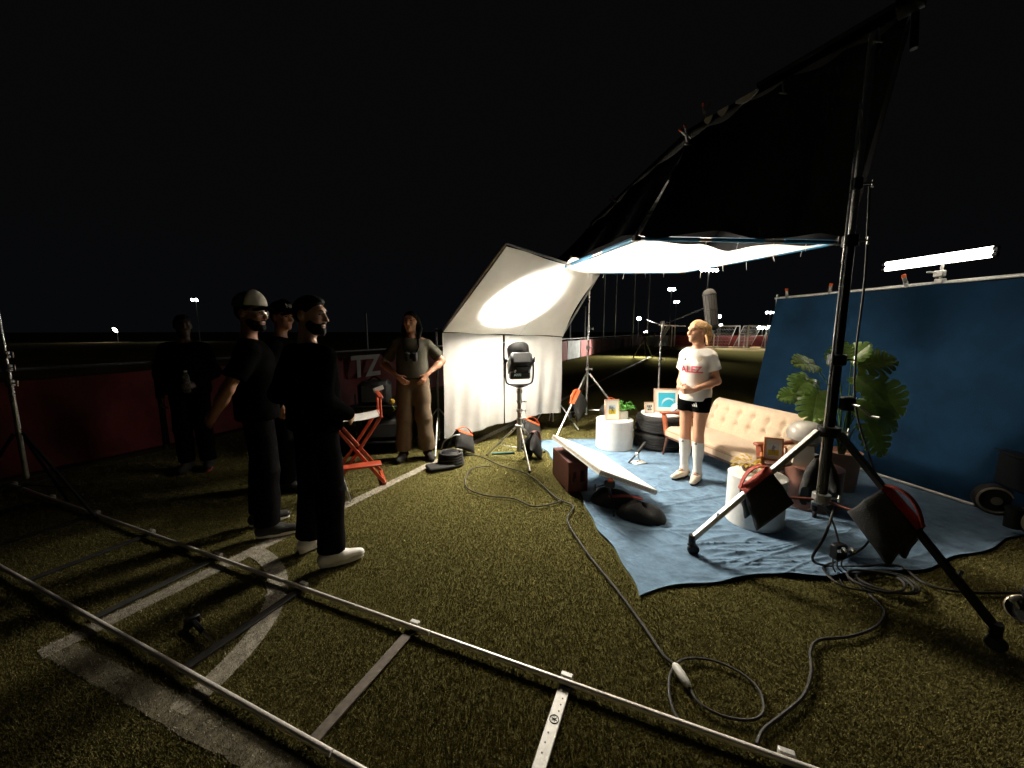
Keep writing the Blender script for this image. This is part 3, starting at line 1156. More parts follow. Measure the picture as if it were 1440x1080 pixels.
def bpanel(u, v):
    p = (1 - u) * (1 - v) * PL + u * (1 - v) * QR + u * v * TRc + (1 - u) * v * TLc
    p = p + V(0, 0, .03) * math.sin(pi * v) * -1 * (.4 + .6 * math.sin(pi * u))
    p = p - (QR - PL) * (.045 * math.sin(pi * v) * u ** 4)   # right hem pulls in between its ties
    return p + V(0, 0, .005 * math.sin(17 * u + 5 * v))


for u0, u1, up_ in ((0, .585, 0), (.59, 1, .004)):
    mm = M()
    mm.grid(lambda u, v: bpanel(u0 + (u1 - u0) * u, v) + V(0, 0, up_), 30, 30, .004)
    obj('panel', mm, MUSLIN, t)
# loose flap folded over the top hem
mm = M()
mm.grid(lambda u, v: bpanel(.56 + .20 * u, .93 + .13 * v) + V(0, -.02, .045 - .05 * (1 - v)), 8, 6, .004)
obj('flap', mm, MUSLIN, t)


def curtain(u0, u1, z0, z1, ph, drop=0.0):
    def fn(u, v):
        uu = u0 + (u1 - u0) * u
        b = PL + (QR - PL) * uu
        zb = z0 + (z1 - z0) * u - .02 * math.sin(5 * u + ph)
        fold = .020 * math.sin(13 * u + ph) * v + .010 * math.sin(29 * u + 3 * v + ph) * v + .016 * math.sin(5 * u + 4 * v + ph) * v
        return V(b[0], b[1], 0) + nb * (-.03 + fold) + V(0, 0, (b[2] - .012 + .01 * math.sin(pi * u)) * (1 - v) + zb * v)
    mk = M()
    mk.grid(fn, 44, 30, .004)
    obj('curtain', mk, mat('curtain_muslin', (.50, .495, .475), .95, vary=.08, vscale=6, bump=.3, bscale=200, spec=.05), t)


curtain(0, .455, .17, .24, .4)
curtain(.472, 1.0, .27, .30, 2.1)
for p, q in ((PL, TLc), (QR, TRc), (PL, QR), (TLc, TRc)):
    mm = M()
    mm.tube([p + V(0, 0, .028) - nb * .01, q + V(0, 0, .028) - nb * .01], .014, 8)
    obj('frame_tube', mm, STEEL, t)
for k, (p, s_) in enumerate(((PL, -1), (QR, 1))):
    b_ = V(p[0], p[1], 0) - nb * .22
    mm = M()
    mm.tube([b_ + V(0, 0, .1), b_ + V(0, 0, p[2] + .05)], .016, 10)
    st_ = obj('support_pole', mm, STEEL, t)
    for j in range(3):
        a = 2 * pi * j / 3 + .6 + k
        mm = M()
        mm.tube([b_ + V(0, 0, .55), b_ + V(.45 * math.cos(a), .45 * math.sin(a), .012)], .011, 8)
        obj('leg', mm, ALU, st_)
    mm = M()
    mm.bar(b_ + V(0, 0, p[2] + .02), p + V(0, 0, .02), .03, .03, .004)
    obj('grip_head', mm, BLK, st_)
sandbag((-.62, 4.88, .27), (.6, .5, -.35), 'black sandbag with orange handle below the left white curtain', .30, .20, ORANGE, .10)
sandbag((.28, 5.38, .29), (.6, .4, -.35), 'black sandbag with orange handle behind the stage light stand', .32, .20, ORANGE, .10)

# ------------------------------------------------------------------ stage light on its stand
B0 = V(.09, 4.62, 0)
t = thing('stage_light', 'black stage light on a silver stand pointing up into the bounce', 'stage light', tuple(B0))
mm = M()
mm.tube([B0 + V(0, 0, .12), B0 + V(0, 0, .52)], .030, 14)
obj('lower_column', mm, STEEL, t)
mm = M()
mm.tube([B0 + V(0, 0, .50), B0 + V(0, 0, .74)], .025, 14)
obj('middle_column', mm, mat('warm_steel', (.38, .30, .24), .4, 1.0, vary=.3, vscale=20), t)
mm = M()
mm.tube([B0 + V(0, 0, .72), B0 + V(0, 0, .90)], .029, 14)
obj('upper_column', mm, STEEL, t)
for z in (.52, .63, .74, .86):
    mm = M()
    mm.lathe([(.03, -.022), (.036, -.016), (.036, .016), (.03, .022)], B0 + V(0, 0, z), 14)
    c_ = obj('collar', mm, STEEL, t)
    if z < .8:
        knob(c_, B0 + V(.034, -.01, z), (1, -.2, 0), .02, CHROME)
mm = M()
mm.lathe([(.04, -.02), (.055, -.015), (.055, .02), (.04, .03)], B0 + V(0, 0, .43), 16)
obj('leg_collar', mm, STEEL, t)
stand_legs(t, B0, [V(.20, 4.19, 0), V(-.32, 4.80, 0), V(.42, 4.93, 0)], .43, .16, .014, CHROME)
mm = M()
mm.tube([B0 + V(-.34, .03, .075), B0 + V(-.06, .02, .09)], .016, 10)
obj('green_sleeve', mm, mat('green_sleeve', (.02, .12, .10), .6), t)
# yoke
ax = V(.97, .24, 0)
yv = V(0, 0, 1)
hc = B0 + V(0, 0, 1.19)
yk = spline([hc - ax * .170 + V(0, 0, .05), hc - ax * .170 + V(0, 0, -.16), hc - ax * .135 + V(0, 0, -.235), hc + V(0, 0, -.245),
             hc + ax * .135 + V(0, 0, -.235), hc + ax * .170 + V(0, 0, -.16), hc + ax * .170 + V(0, 0, .05)], 6)
mm = M()
mm.tube(yk, .0105, 8)
yo = obj('yoke', mm, BLK, t)
mm = M()
mm.lathe([(.012, -.03), (.05, -.02), (.105, .0), (.05, .014), (.012, .02)], hc + V(0, 0, -.255), 20)
obj('yoke_plate', mm, BLK, yo)
for s in (-1, 1):
    mm = M()
    mm.lathe([(.026, 0), (.026, .022), (.018, .03)], hc + ax * (s * .150) + V(0, 0, .05), 12, frame_to(ax * s))
    mm.bar(hc + ax * (s * .185) + V(0, 0, .02), hc + ax * (s * .185) + V(0, 0, .085), .014, .014, .003)
    obj('tilt_knob', mm, BLK, yo)
# head: pitched up and back towards the bounce
bd_ = V(-.10, .62, .78)
bd_ /= np.linalg.norm(bd_)
Fh = frame_to(bd_, (0, -1, 0))
Fh = np.stack([ax, np.cross(bd_, ax), bd_], 1)
Fh[:, 1] /= np.linalg.norm(Fh[:, 1])
hcc = hc + V(0, 0, .03)
mm = M()
mm.box(hcc - bd_ * .03, (.265, .27, .19), Fh, .03)
hd = obj('lamp_housing', mm, BLK, t)
mm = M()
mm.lathe([(.125, 0), (.135, .03), (.135, .14), (.128, .145)], hcc + bd_ * .06, 28, Fh)
obj('lens_barrel', mm, BLK, hd)
mm = M()
mm.box(hcc - bd_ * .150 - Fh[:, 1] * .0, (.19, .19, .06), Fh, .022)
obj('rear_cover', mm, BLK, hd)
for k in range(5):
    mm = M()
    mm.box(hcc + Fh @ V(0, .138 if Fh[2, 1] < 0 else -.138, -.11 + .032 * k), (.22, .012, .012), Fh, .003)
    obj('cooling_fin', mm, BLK, hd)
for s in (-1, 1):
    mm = M()
    mm.box(hcc + Fh @ V(s * .085, 0, -.175), (.018, .17, .02), Fh, .004)
    obj('rear_rib', mm, STEEL, hd)
mm = M()
mm.box(hcc + V(0.0, -.105, -.150), (.235, .11, .09), rotz(math.atan2(ax[1], ax[0])) @ rotx(-.1), .016)
bl = obj('ballast_box', mm, BLK, t)
vv, ff = text_mesh('ARRI', .040, .001, .0012)
Ft = np.stack([ax, V(0, 0, 1), V(ax[1], -ax[0], 0)], 1) @ rotx(-.1)
mm = M().add([hcc + V(0, -.105, -.150) + rotz(math.atan2(ax[1], ax[0])) @ rotx(-.1) @ (V(-.040, -.058, .004) + V(q[0], -q[2], q[1])) for q in vv], ff)
obj('maker_lettering', mm, mat('pale_blue_print', (.45, .62, .72), .6), bl, flat=True)
mm = M()
mm.lathe([(.118, 0), (.10, .016), (.06, .026), (.002, .03)], hcc + bd_ * .185, 28, Fh, False)
obj('fresnel_lens', mm, mat('fresnel_glass', (.85, .88, .9), .2, emit=(1, .97, .92), estr=6), hd)
ld = bpy.data.lights.new('stage_beam', 'SPOT')
ld.energy = P_STAGE
ld.spot_size = R(90)
ld.spot_blend = 1.0
ld.shadow_soft_size = .13
ld.color = (1.0, .965, .90)
lo = bpy.data.objects.new('stage_beam', ld)
COL.objects.link(lo)
lo.parent = t
lo.location = tuple(hcc + bd_ * .25 - B0)
tgt = V(.02, 4.98, 1.93)
lo.rotation_euler = Vector(tuple(tgt - (hcc + bd_ * .25))).to_track_quat('-Z', 'Y').to_euler()
sandbag(B0 + V(.20, .10, .26), (.33, .31, -.43), 'brown black sandbag slung on a leg of the stage light stand', .22, .20, mat('brown_strap', (.12, .05, .04), .8), .10)

# ------------------------------------------------------------------ chrome stand beside the bounce
G0 = V(1.22, 6.25, 0)
t = thing('combo_stand', 'chrome light stand with three legs beside the white bounce edge', 'light stand', tuple(G0))
mm = M()
mm.tube([G0 + V(0, 0, .22), G0 + V(0, 0, 1.05)], .022, 12)
obj('lower_column', mm, CHROME, t)
mm = M()
mm.tube([G0 + V(0, 0, 1.03), G0 + V(0, 0, 1.62)], .019, 12)
obj('middle_column', mm, CHROME, t)
mm = M()
mm.tube([G0 + V(0, 0, 1.6), G0 + V(0, 0, 2.28)], .015, 12)
obj('upper_column', mm, CHROME, t)
for z in (.98, 1.32, 1.62):
    mm = M()
    mm.lathe([(.024, -.03), (.03, -.025), (.03, .025), (.024, .03)], G0 + V(0, 0, z), 12)
    c_ = obj('collar', mm, STEEL, t)
    knob(c_, G0 + V(.03, 0, z), (1, -.1, 0), .02, CHROME)
mm = M()
mm.box(G0 + V(0, 0, 2.28), (.05, .05, .09), I3, .008)
obj('grip_head', mm, BLK, t)
gf = [V(.66, 5.62, 0), V(1.92, 5.90, 0), V(1.15, 7.05, 0)]
stand_legs(t, G0, gf, .90, .30, .018, CHROME)
sandbag(G0 + (gf[0] - G0) * .42 + V(0, 0, .555), (gf[0] - G0) + V(0, 0, -.88), 'black sandbag with orange strap on the chrome stand leg pointing at the apple box', .34, .26, ORANGE, .09)
sandbag(G0 + (gf[1] - G0) * .55 + V(0, 0, .43), (gf[1] - G0) + V(0, 0, -.88), 'black sandbag with orange strap on the chrome stand leg behind the framed picture', .30, .22, ORANGE, .09)

# ------------------------------------------------------------------ navy backdrop on a stand pair
bdd = V(.34, -1.59, 0)
bdd /= np.linalg.norm(bdd)
bdn = V(-bdd[1], bdd[0], 0) * -1     # towards the set (-x)
if bdn[0] > 0:
    bdn = -bdn
BL = V(3.76, 5.58, 0)
BLEN = 3.05
t = thing('backdrop', 'tall navy blue cloth backdrop hanging from a pipe behind the sofa', 'backdrop', tuple(BL + bdd * BLEN / 2))


def bd(u, v):
    top = BL + bdd * (BLEN * u)
    flare = -.085 * (1 - u) * v
    fold = .018 * math.sin(21 * u + 1.2) * (1 - u) ** 1.5 * (.3 + v) + .014 * math.sin(6.3 * u + 2 * v) + .007 * math.sin(37 * u + 3 * v) * (1 - u)
    return top + bdd * (flare * BLEN) + bdn * (.015 + fold + .03 * v) + V(0, 0, 2.035 * (1 - v) + .012 * v - .018 * math.sin(pi * 3.5 * u) ** 2 * (1 - v) ** 8)


mm = M()
mm.grid(bd, 110, 40, .004)
obj('cloth', mm, NAVY, t)
mm = M()
mm.tube([BL + V(0, 0, 2.045) - bdd * .05, BL + bdd * (BLEN + .1) + V(0, 0, 2.045)], .016, 10)
obj('top_pipe', mm, ALU, t)
mm = M()
mm.tube([BL + bdd * .3 + bdn * .075 + V(0, 0, .030), BL + bdd * (BLEN - .75) + bdn * .075 + V(0, 0, .030)], .013, 10)
obj('bottom_pipe', mm, mat('white_pipe', (.72, .70, .66), .5), t)
for k, s_ in enumerate((-.06, BLEN + .06)):
    b_ = BL + bdd * s_ - bdn * .04
    mm = M()
    mm.tube([b_ + V(0, 0, .05), b_ + V(0, 0, 2.10)], .017, 10)
    sp = obj('support_pole', mm, STEEL, t)
    for j in range(3):
        a = 2 * pi * j / 3 + (1.2 if k == 0 else .2)
        mm = M()
        mm.tube([b_ + V(0, 0, .6), b_ + V(.42 * math.cos(a), .42 * math.sin(a), .012)], .012, 8)
        obj('leg', mm, STEEL, sp)
Fc = np.stack([bdn, bdd, V(0, 0, 1)], 1)
for s_, lb, rx in ((.13, 'at the left end of the backdrop pipe', .1), (.72, 'left of the tall stand on the backdrop pipe', -.1), (1.50, 'between the tall stand and the tube light clamp', .35), (2.52, 'right of the tube light on the backdrop pipe', .5)):
    spring_clamp(BL + bdd * s_ + V(0, 0, 2.075), (0, 0, 1), 'orange tipped spring clamp ' + lb, Fc @ rotx(rx) @ rotz(.6), 'clamps along the backdrop pipe', 1.25)

# twin tube light above the backdrop
T0, T1 = BL + bdd * 1.30 + V(0, 0, 2.27), BL + bdd * 2.12 + V(0, 0, 2.27)
t = thing('tube_light', 'glowing twin tube light clamped above the blue backdrop', 'tube light', tuple((T0 + T1) / 2))
for k in (0, 1):
    z = V(0, 0, .027 * (2 * k - 1))
    mm = M()
    mm.tube([T0 + z, T1 + z], .021, 14)
    tb = obj('tube', mm, mat('lit_tube', (.9, .9, .9), .4, emit=(1.0, .93, .82), estr=P_TUBE), t)
    for e, sg in ((T0, -1), (T1, 1)):
        mm = M()
        mm.tube([e + z, e + z + bdd * (.03 * sg)], .021, 12)
        obj('end_cap', mm, BLK, tb)
mm = M()
mm.bar((T0 + T1) / 2 + V(0, 0, 0) - bdn * .02 - bdd * .38, (T0 + T1) / 2 - bdn * .02 + bdd * .38, .014, .05, .003)
obj('back_rail', mm, BLK, t)
c0 = BL + bdd * 1.78
mm = M()
mm.tube([c0 + V(0, 0, 2.24), c0 + V(0, 0, 2.06)], .012, 8)
mm.box(c0 + V(0, 0, 2.13) + bdn * .02, (.05, .08, .06), rotz(.2), .008)
mm.box(c0 + V(0, 0, 2.06), (.06, .07, .05), rotz(.2), .008)
mm.tube([c0 + bdn * .03 + V(0, 0, 2.14), c0 + bdn * .09 - bdd * .06 + V(0, 0, 2.15)], .008, 6)
obj('grip_clamp', mm, ALU, t)

# ------------------------------------------------------------------ blue ground cloth
NX, NY = 380, 320
P = np.zeros((NX + 1, NY + 1, 3))
for i in range(NX + 1):
    for j in range(NY + 1):
        P[i, j, :2] = tarp_xy(i / NX, j / NY)
X, Y = P[..., 0], P[..., 1]


def ridge(x, y, x0, y0, x1, y1, wd, h, bow=0.0):
    dx, dy = x1 - x0, y1 - y0
    L = math.hypot(dx, dy)
    tt = ((x - x0) * dx + (y - y0) * dy) / L / L
    off = (-(x - x0) * dy + (y - y0) * dx) / L + bow * np.sin(np.clip(tt, 0, 1) * pi)
    fall = np.clip(np.minimum(tt, 1 - tt) * 5, 0, 1)
    return h * fall * np.exp(-np.abs(off) / wd * 1.1)


Z = np.full_like(X, .010)
Z += .004 * np.sin(5 * X + 3 * Y) * np.sin(4 * Y - 2 * X) + .0025 * np.sin(13 * X + 6 * np.sin(3 * Y)) * np.sin(9 * Y + 2)
rr = random.Random(3)
CR = np.zeros_like(Z)
for k in range(22):      # creases fanning out of the caster and the near hem
    a = rr.uniform(-.5, 1.15)
    x0, y0 = 1.28 + rr.uniform(-.05, .5), 2.55 + rr.uniform(-.3, .12)
    L = rr.uniform(.4, 1.2)
    CR = np.maximum(CR, ridge(X, Y, x0, y0, x0 + L * math.cos(a * .45), y0 + L * math.sin(a * .45), rr.uniform(.016, .028), rr.uniform(.012, .024), rr.uniform(-.06, .06)))
for k in range(60):      # long soft creases near the front edge
    x0, y0 = rr.uniform(.75, 2.6), rr.uniform(2.15, 3.6)
    a = rr.uniform(-.15, .45)
    L = rr.uniform(.35, 1.3)
    CR = np.maximum(CR, ridge(X, Y, x0, y0, x0 + L * math.cos(a), y0 + L * math.sin(a), rr.uniform(.015, .028), rr.uniform(.010, .021), rr.uniform(-.08, .08)))
for k in range(45):
    x0, y0 = rr.uniform(.5, 3.4), rr.uniform(2.9, 5.2)
    a = rr.uniform(-1.4, 1.4)
    L = rr.uniform(.3, .7)
    CR = np.maximum(CR, ridge(X, Y, x0, y0, x0 + L * math.cos(a), y0 + L * math.sin(a), rr.uniform(.014, .024), rr.uniform(.008, .016), rr.uniform(-.05, .05)))
for k in range(12):      # heap left of the apple box, under the foam board
    x0, y0 = rr.uniform(.72, 1.1), rr.uniform(2.9, 3.35)
    a = rr.uniform(-1.1, .2)
    CR = np.maximum(CR, ridge(X, Y, x0, y0, x0 + .45 * math.cos(a), y0 + .45 * math.sin(a), rr.uniform(.008, .015), rr.uniform(.006, .014), rr.uniform(-.05, .05)))

Z += CR


def flatten(cx, cy0, r0):
    global Z
    d_ = np.hypot(X - cx, Y - cy0)
    Z = np.where(d_ < r0 + .12, .010 + (Z - .010) * np.clip((d_ - r0) / .12, 0, 1), Z)


for q in ((1.40, 5.17, .28), (2.02, 3.06, .24), (2.05, 5.1, .4), (2.31, 3.33, .16), (2.74, 3.38, .26), (3.3, 3.75, .25), (1.92, 3.97, .25), (1.28, 2.58, .05), (2.05, 4.72, .06), (2.22, 3.5, .06)):
    flatten(*q)
Z = np.clip(Z, .008, None)
# hem lies down on the turf
ee = np.minimum(np.minimum(np.arange(NX + 1)[:, None] / NX, 1 - np.arange(NX + 1)[:, None] / NX), np.minimum(np.arange(NY + 1)[None] / NY, 1 - np.arange(NY + 1)[None] / NY))
P[..., 2] = Z + .006 * (ee < .004) + .004 * np.exp(-(ee / .012) ** 2) * (.5 + .5 * np.sin(14 * X + 11 * Y))
mm = M()
mm.gridp(P, .004)
o = obj('ground_cloth', mm, TARP, ang=80)
tag(o, 'creased light blue cloth spread on the turf under the set', 'ground cloth')


# ------------------------------------------------------------------ sofa
def sofa():
    d = V(.24, -.97, 0)
    d /= np.linalg.norm(d)
    n = V(-d[1], d[0], 0)          # away from the viewer, towards the back
    o0 = V(1.93, 4.75, 0)
    L, D = 1.32, .60
    t = thing('sofa', 'beige button tufted sofa with red teak arms on the blue cloth', 'sofa', tuple(o0 + d * L / 2 + n * D / 2))

    def W(a, b, z):
        return o0 + d * a + n * b + V(0, 0, z)
    rz = math.atan2(d[1], d[0])
    Rm = np.stack([d, n, V(0, 0, 1)], 1)
    # seat cushion with softened top
    mm = M()

    def cushion(u, v):
        a = 2 * pi * u
        return None
    nu, nv = 40, 22
    Pt = np.zeros((nu + 1, nv + 1, 3))
    for i in range(nu + 1):
        for j in range(nv + 1):
            u, v = i / nu, j / nv
            ex = min(u, 1 - u) * L
            ey = min(v, 1 - v) * D
            rnd = -.03 * max(0, 1 - ex / .05) ** 2 - .03 * max(0, 1 - ey / .05) ** 2
            Pt[i, j] = W(u * L, v * D, .405 + rnd + .012 * math.sin(pi * u) * math.sin(pi * v) - .03 * v + .002 * math.sin(30 * u + 4 * v))
    mm.gridp(Pt)
    bot = np.array([[W(i / nu * L, j / nv * D, .285 - .03 * j / nv) for j in range(nv + 1)] for i in range(nu + 1)])
    mm.gridp(bot)
    for rowa, rowb in ((Pt[0], bot[0]), (Pt[-1], bot[-1]), (Pt[:, 0], bot[:, 0]), (Pt[:, -1], bot[:, -1])):
        mm.gridp(np.stack([rowa, (rowa + rowb) / 2 + (rowa.mean(0) - Pt.reshape(-1, 3).mean(0)) * .012 * V(1, 1, 0), rowb]))
    st = obj('seat_cushion', mm, SOFA, t)
    mm = M()
    zz = .352
    mm.tube([W(-.004, -.004, zz), W(L / 2, -.008, zz), W(L + .004, -.004, zz), W(L + .004, D, zz - .02)], .0045, 6)
    obj('piping', mm, mat('sofa_piping', (.40, .22, .12), .8), st)
    # tufted back
    th = .12

    def bk(u, v, off):
        z = .37 + .36 * v
        b = D - .05 + .13 * v + off
        dent = 0.0
        for jj in range(2):
            for ii in range(7):
                cu, cv = (ii + .5 + .0 * jj) / 7, .36 + .34 * jj
                dd = ((u - cu) * L) ** 2 + ((v - cv) * .38) ** 2
                dent += .026 * math.exp(-dd / .0014) + .008 * math.exp(-((u - cu) * L) ** 2 / .0004) * math.exp(-((v - cv) * .38) ** 2 / .012)
        e = min(u, 1 - u) * L
        r_ = -.035 * max(0, 1 - e / .05) ** 2
        rt = -.035 * max(0, 1 - (1 - v) * .38 / .05) ** 2
        return W(u * L, b + dent - r_ - rt - .012 * math.sin(pi * v), z + rt * .0)
    mm = M()
    F_ = np.array([[bk(i / 100, j / 34, 0) for j in range(35)] for i in range(101)])
    Bk = np.array([[W(i / 100 * L, D - .05 + .13 * j / 34 + th, .37 + .36 * j / 34 - .015) for j in range(35)] for i in range(101)])
    mm.gridp(F_)
    mm.gridp(Bk)
    for ra, rb in ((F_[0], Bk[0]), (F_[-1], Bk[-1]), (F_[:, -1], Bk[:, -1]), (F_[:, 0], Bk[:, 0])):
        mid = (ra + rb) / 2 + (V(0, 0, .018) if ra is F_[:, -1] or abs(ra[0, 2] - .73) < .05 and len(ra) > 50 else 0)
        mm.gridp(np.stack([ra, mid, rb]))
    bkf = obj('backrest', mm, SOFA, t)
    mm = M()
    for jj in range(2):
        for ii in range(7):
            cu, cv = (ii + .5) / 7, .36 + .34 * jj
            p = bk(cu, cv, 0)
            mm.ell(p - n * .003, (.010, .010, .006), np.stack([d, V(0, 0, 1), n], 1), 8, 5)
    obj('buttons', mm, SOFA, bkf)
    # teak frame: rails, arms, tapered splayed legs
    for b in (.03, D - .03):
        mm = M()
        mm.bar(W(.02, b, .268 - .02 * (b > .3)), W(L - .02, b, .268 - .02 * (b > .3)), .035, .03, .004)
        obj('frame_rail', mm, DKWOOD, t)
    for a, s in ((-.045, -1), (L + .045, 1)):
        mm = M()
        mm.bar(W(a, -.05, .565), W(a, D + .06, .545), .07, .028, .010)
        am = obj('armrest', mm, TEAK, t)
        mm = M()
        mm.bar(W(a, .05, .27), W(a, .0, .552), .03, .075, .008, up=tuple(d))
        obj('arm_post', mm, TEAK, am)
        mm = M()
        mm.bar(W(a, D - .02, .25), W(a, D + .03, .535), .03, .06, .008, up=tuple(d))
        obj('arm_post', mm, TEAK, am)
        for b in (.06, D - .06):
            mm = M()
            f = W(a * .6 + .4 * (L / 2) if False else a + s * .02, b + (-.03 if b < .3 else .05), .012)
            mm.tube([W(a - s * .02, b, .275), f], [.021, .013], 10)
            obj('leg', mm, DKWOOD, t)
        mm = M()
        mm.bar(W(a, .03, .265), W(a, D - .03, .245), .03, .028, .004)
        obj('side_rail', mm, DKWOOD, t)


sofa()


# ------------------------------------------------------------------ tables, drums, tyres
def drum(c, r, h, label, material=WHITE, name='drum_table'):
    c = np.array(c, float)
    t = thing(name, label, 'side table', tuple(c))
    mm = M()
    mm.lathe([(r - .004, .0), (r, .004), (r, h - .024)], c + V(0, 0, .012), 56)
    obj('drum_wall', mm, material, t)
    mm = M()
    mm.lathe([(r - .002, 0), (r + .002, .002), (r + .002, .009), (r - .006, .014)], c + V(0, 0, h - .011), 56)
    obj('drum_top', mm, material, t)
    return t


DR1 = V(1.40, 5.17, 0)
DR2 = V(2.02, 3.06, 0)
drum(DR1, .245, .40, 'white drum table holding a framed picture and potted plant')
drum(DR2, .212, .415, 'white drum table under the black sandbag with yellow leaves on top')
TB3 = V(2.74, 3.38, 0)
drum(TB3, .215, .375, 'brown drum table under the dome lamp beside the sofa', mat('brown_lacquer', (.22, .10, .07), .35, vary=.2, vscale=10))
# small dark round table at the sofa arm
TB2 = V(2.32, 3.31, 0)
t = thing('side_table', 'small dark round wooden table at the red sofa arm', 'side table', tuple(TB2))
mm = M()
mm.lathe([(.122, 0), (.132, .006), (.132, .014), (.126, .018)], TB2 + V(0, 0, .432), 40)
obj('table_top', mm, DKWOOD, t)
for k in range(3):
    a = 2 * pi * k / 3 + .5
    mm = M()
    mm.tube([TB2 + V(.06 * math.cos(a), .06 * math.sin(a), .435), TB2 + V(.10 * math.cos(a), .10 * math.sin(a), .012)], [.012, .008], 8)
    obj('leg', mm, DKWOOD, t)

# two tyres with a white round top
TY = V(2.02, 5.20, 0)
for k, lb in enumerate(('lower black car tyre of the stack beside the white drum', 'upper black car tyre under the white round board')):
    z0 = .012 + .225 * k
    c = TY + V(.015 * k, -.012 * k, z0)
    t = thing('tyre', lb, 'tyre', tuple(c), group='stacked tyres')
    Ro, wdt = .325, .225
    prof = [(.20, .02), (.215, .005), (.27, .0), (.300, .012), (.318, .030)]
    zz = .030
    for g_ in range(5):
        z1 = .030 + (g_ + 1) * (wdt - .06) / 5
        prof += [(.325, zz + .003), (.325, z1 - .009), (.314, z1 - .006), (.314, z1 - .001)] if g_ < 4 else [(.325, zz + .003), (.325, z1)]
        zz = z1
    prof += [(.318, wdt - .028), (.300, wdt - .012), (.27, wdt), (.215, wdt - .005), (.20, wdt - .02), (.21, wdt / 2), (.20, .02)]
    mm = M()
    mm.lathe(prof, c, 72, I3, False)
    bdy = obj('casing', mm, RUB, t, ang=25)
    mm = M()
    for i in range(60):
        a = 2 * pi * i / 60
        for zz in (.018, wdt - .018):
            mm.box(c + V(.309 * math.cos(a), .309 * math.sin(a), zz), (.016, .016, .007), rotz(a), 0)
    obj('shoulder_blocks', mm, RUB, bdy)
mm = M()
mm.lathe([(.255, 0), (.262, .004), (.262, .018), (.256, .022)], TY + V(.015, -.012, .012 + .45), 48)
o = obj('round_board', mm, WHITE)
tag(o, 'white round board lying on the stacked tyres', 'board')
TYZ = .485


def picture(c, yaw, tilt, wd, h, fmat, label, art, group=None, fw=.012, matw=.2):
    """leaning framed picture: frame, mount and print shapes; faces -y before yaw"""
    c = np.array(c, float)
    t = thing('picture_frame', label, 'picture frame', tuple(c), group=group)
    Rm = rotz(yaw) @ rotx(tilt)

    def W(x, y, z):
        return c + Rm @ V(x, y, z)
    for s in (-1, 1):
        mm = M()
        mm.box(W(s * (wd / 2 - fw / 2), 0, h / 2), (fw, .018, h), Rm, .002)
        obj('frame_side', mm, fmat, t)
        mm = M()
        mm.box(W(0, 0, h / 2 + s * (h / 2 - fw / 2)), (wd - 2 * fw - .001, .018, fw), Rm, .002)
        obj('frame_side', mm, fmat, t)
    mm = M()
    mm.box(W(0, .003, h / 2), (wd - 2 * fw, .006, h - 2 * fw), Rm)
    mo = obj('mount', mm, mat('picture_mount', (.80, .77, .70), .7), t)
    for nm, poly, mt in art:
        mm = M()
        mm.prism([(x * wd, y * h) for x, y in poly], .0012, W(0, -.0004, h / 2), Rm @ np.stack([V(1, 0, 0), V(0, 0, 1), V(0, -1, 0)], 1))
        obj(nm, mm, mt, mo, flat=True)
        ROOT
    mm = M()
    mm.bar(W(0, .012, h * .6), W(0, .012 + h * .28, .005 + .28 * h * math.tan(abs(tilt)) * .8), .03, .004)
    obj('easel_strut', mm, BLKP, t)
    return t


def rect(x0, y0, x1, y1):
    return [(x0, y0), (x1, y0), (x1, y1), (x0, y1)]


YEL = mat('print_yellow', (.55, .42, .02), .7)
DBL = mat('print_dark_blue', (.06, .10, .18), .7)
SKY_ = mat('print_pale_sky', (.55, .65, .72), .7)
CYAN = mat('print_cyan', (.03, .42, .62), .7)
INK = mat('print_ink', (.05, .05, .05), .7)
LBL = mat('print_light_blue', (.50, .70, .80), .7)
art1 = [('print_field', rect(-.24, -.22, .24, .02), YEL), ('print_sky', rect(-.24, .021, .24, .24), SKY_),
        ('print_crowd', [(-.21, .03), (-.21, .16), (-.08, .20), (-.02, .12), (.06, .17), (.12, .1), (.22, .13), (.22, .03)], DBL),
        ('print_figure', [(-.02, -.18), (.02, -.05), (.10, -.18), (.13, -.17), (.07, .02), (.10, .12), (.03, .18), (-.03, .1), (-.12, .06), (-.03, .0), (-.06, -.17)], INK)]
art1 = [(n_, p_, m_) for n_, p_, m_ in art1]
art2 = [('print_word', rect(-.24, .06 + .0, -.14, .2), INK), ('print_word', rect(-.10, .06, .06, .2), INK), ('print_word', rect(.10, .06, .24, .2), INK),
        ('print_word', rect(-.12, -.08, .0, .03), INK), ('print_word', rect(.03, -.08, .13, .03), INK), ('print_word', rect(-.2, -.24, .02, -.12), INK), ('print_word', rect(.06, -.24, .2, -.12), INK)]
art3 = [('print_block', rect(-.32, -.30, .34, .32), CYAN)]
art4 = [('print_field', rect(-.26, -.28, .26, -.04), YEL), ('print_sky', rect(-.26, -.039, .26, .26), SKY_),
        ('print_figure', [(-.04, -.2), (.0, -.06), (.06, -.2), (.09, -.2), (.05, .02), (.12, .1), (.03, .14), (-.02, .18), (-.07, .1), (-.1, .0)], mat('print_violet', (.25, .16, .30), .7))]
FRW = mat('frame_pale_wood', (.55, .34, .22), .5, vary=.2, vscale=20)
FRR = mat('frame_red_wood', (.50, .17, .05), .45, vary=.2, vscale=20)
picture(DR1 + V(-.055, -.09, .404), .12, -.16, .20, .275, FRW, 'framed yellow football print leaning on the white drum table', art1)
picture(TY + V(-.16, -.06, TYZ), .05, -.14, .135, .15, FRW, 'small framed lettering print standing on the round board', art2)
t3 = picture(TY + V(.10, .02, TYZ), -.10, -.16, .34, .32, FRW, 'big framed cyan print on the round board behind the ball', art3)
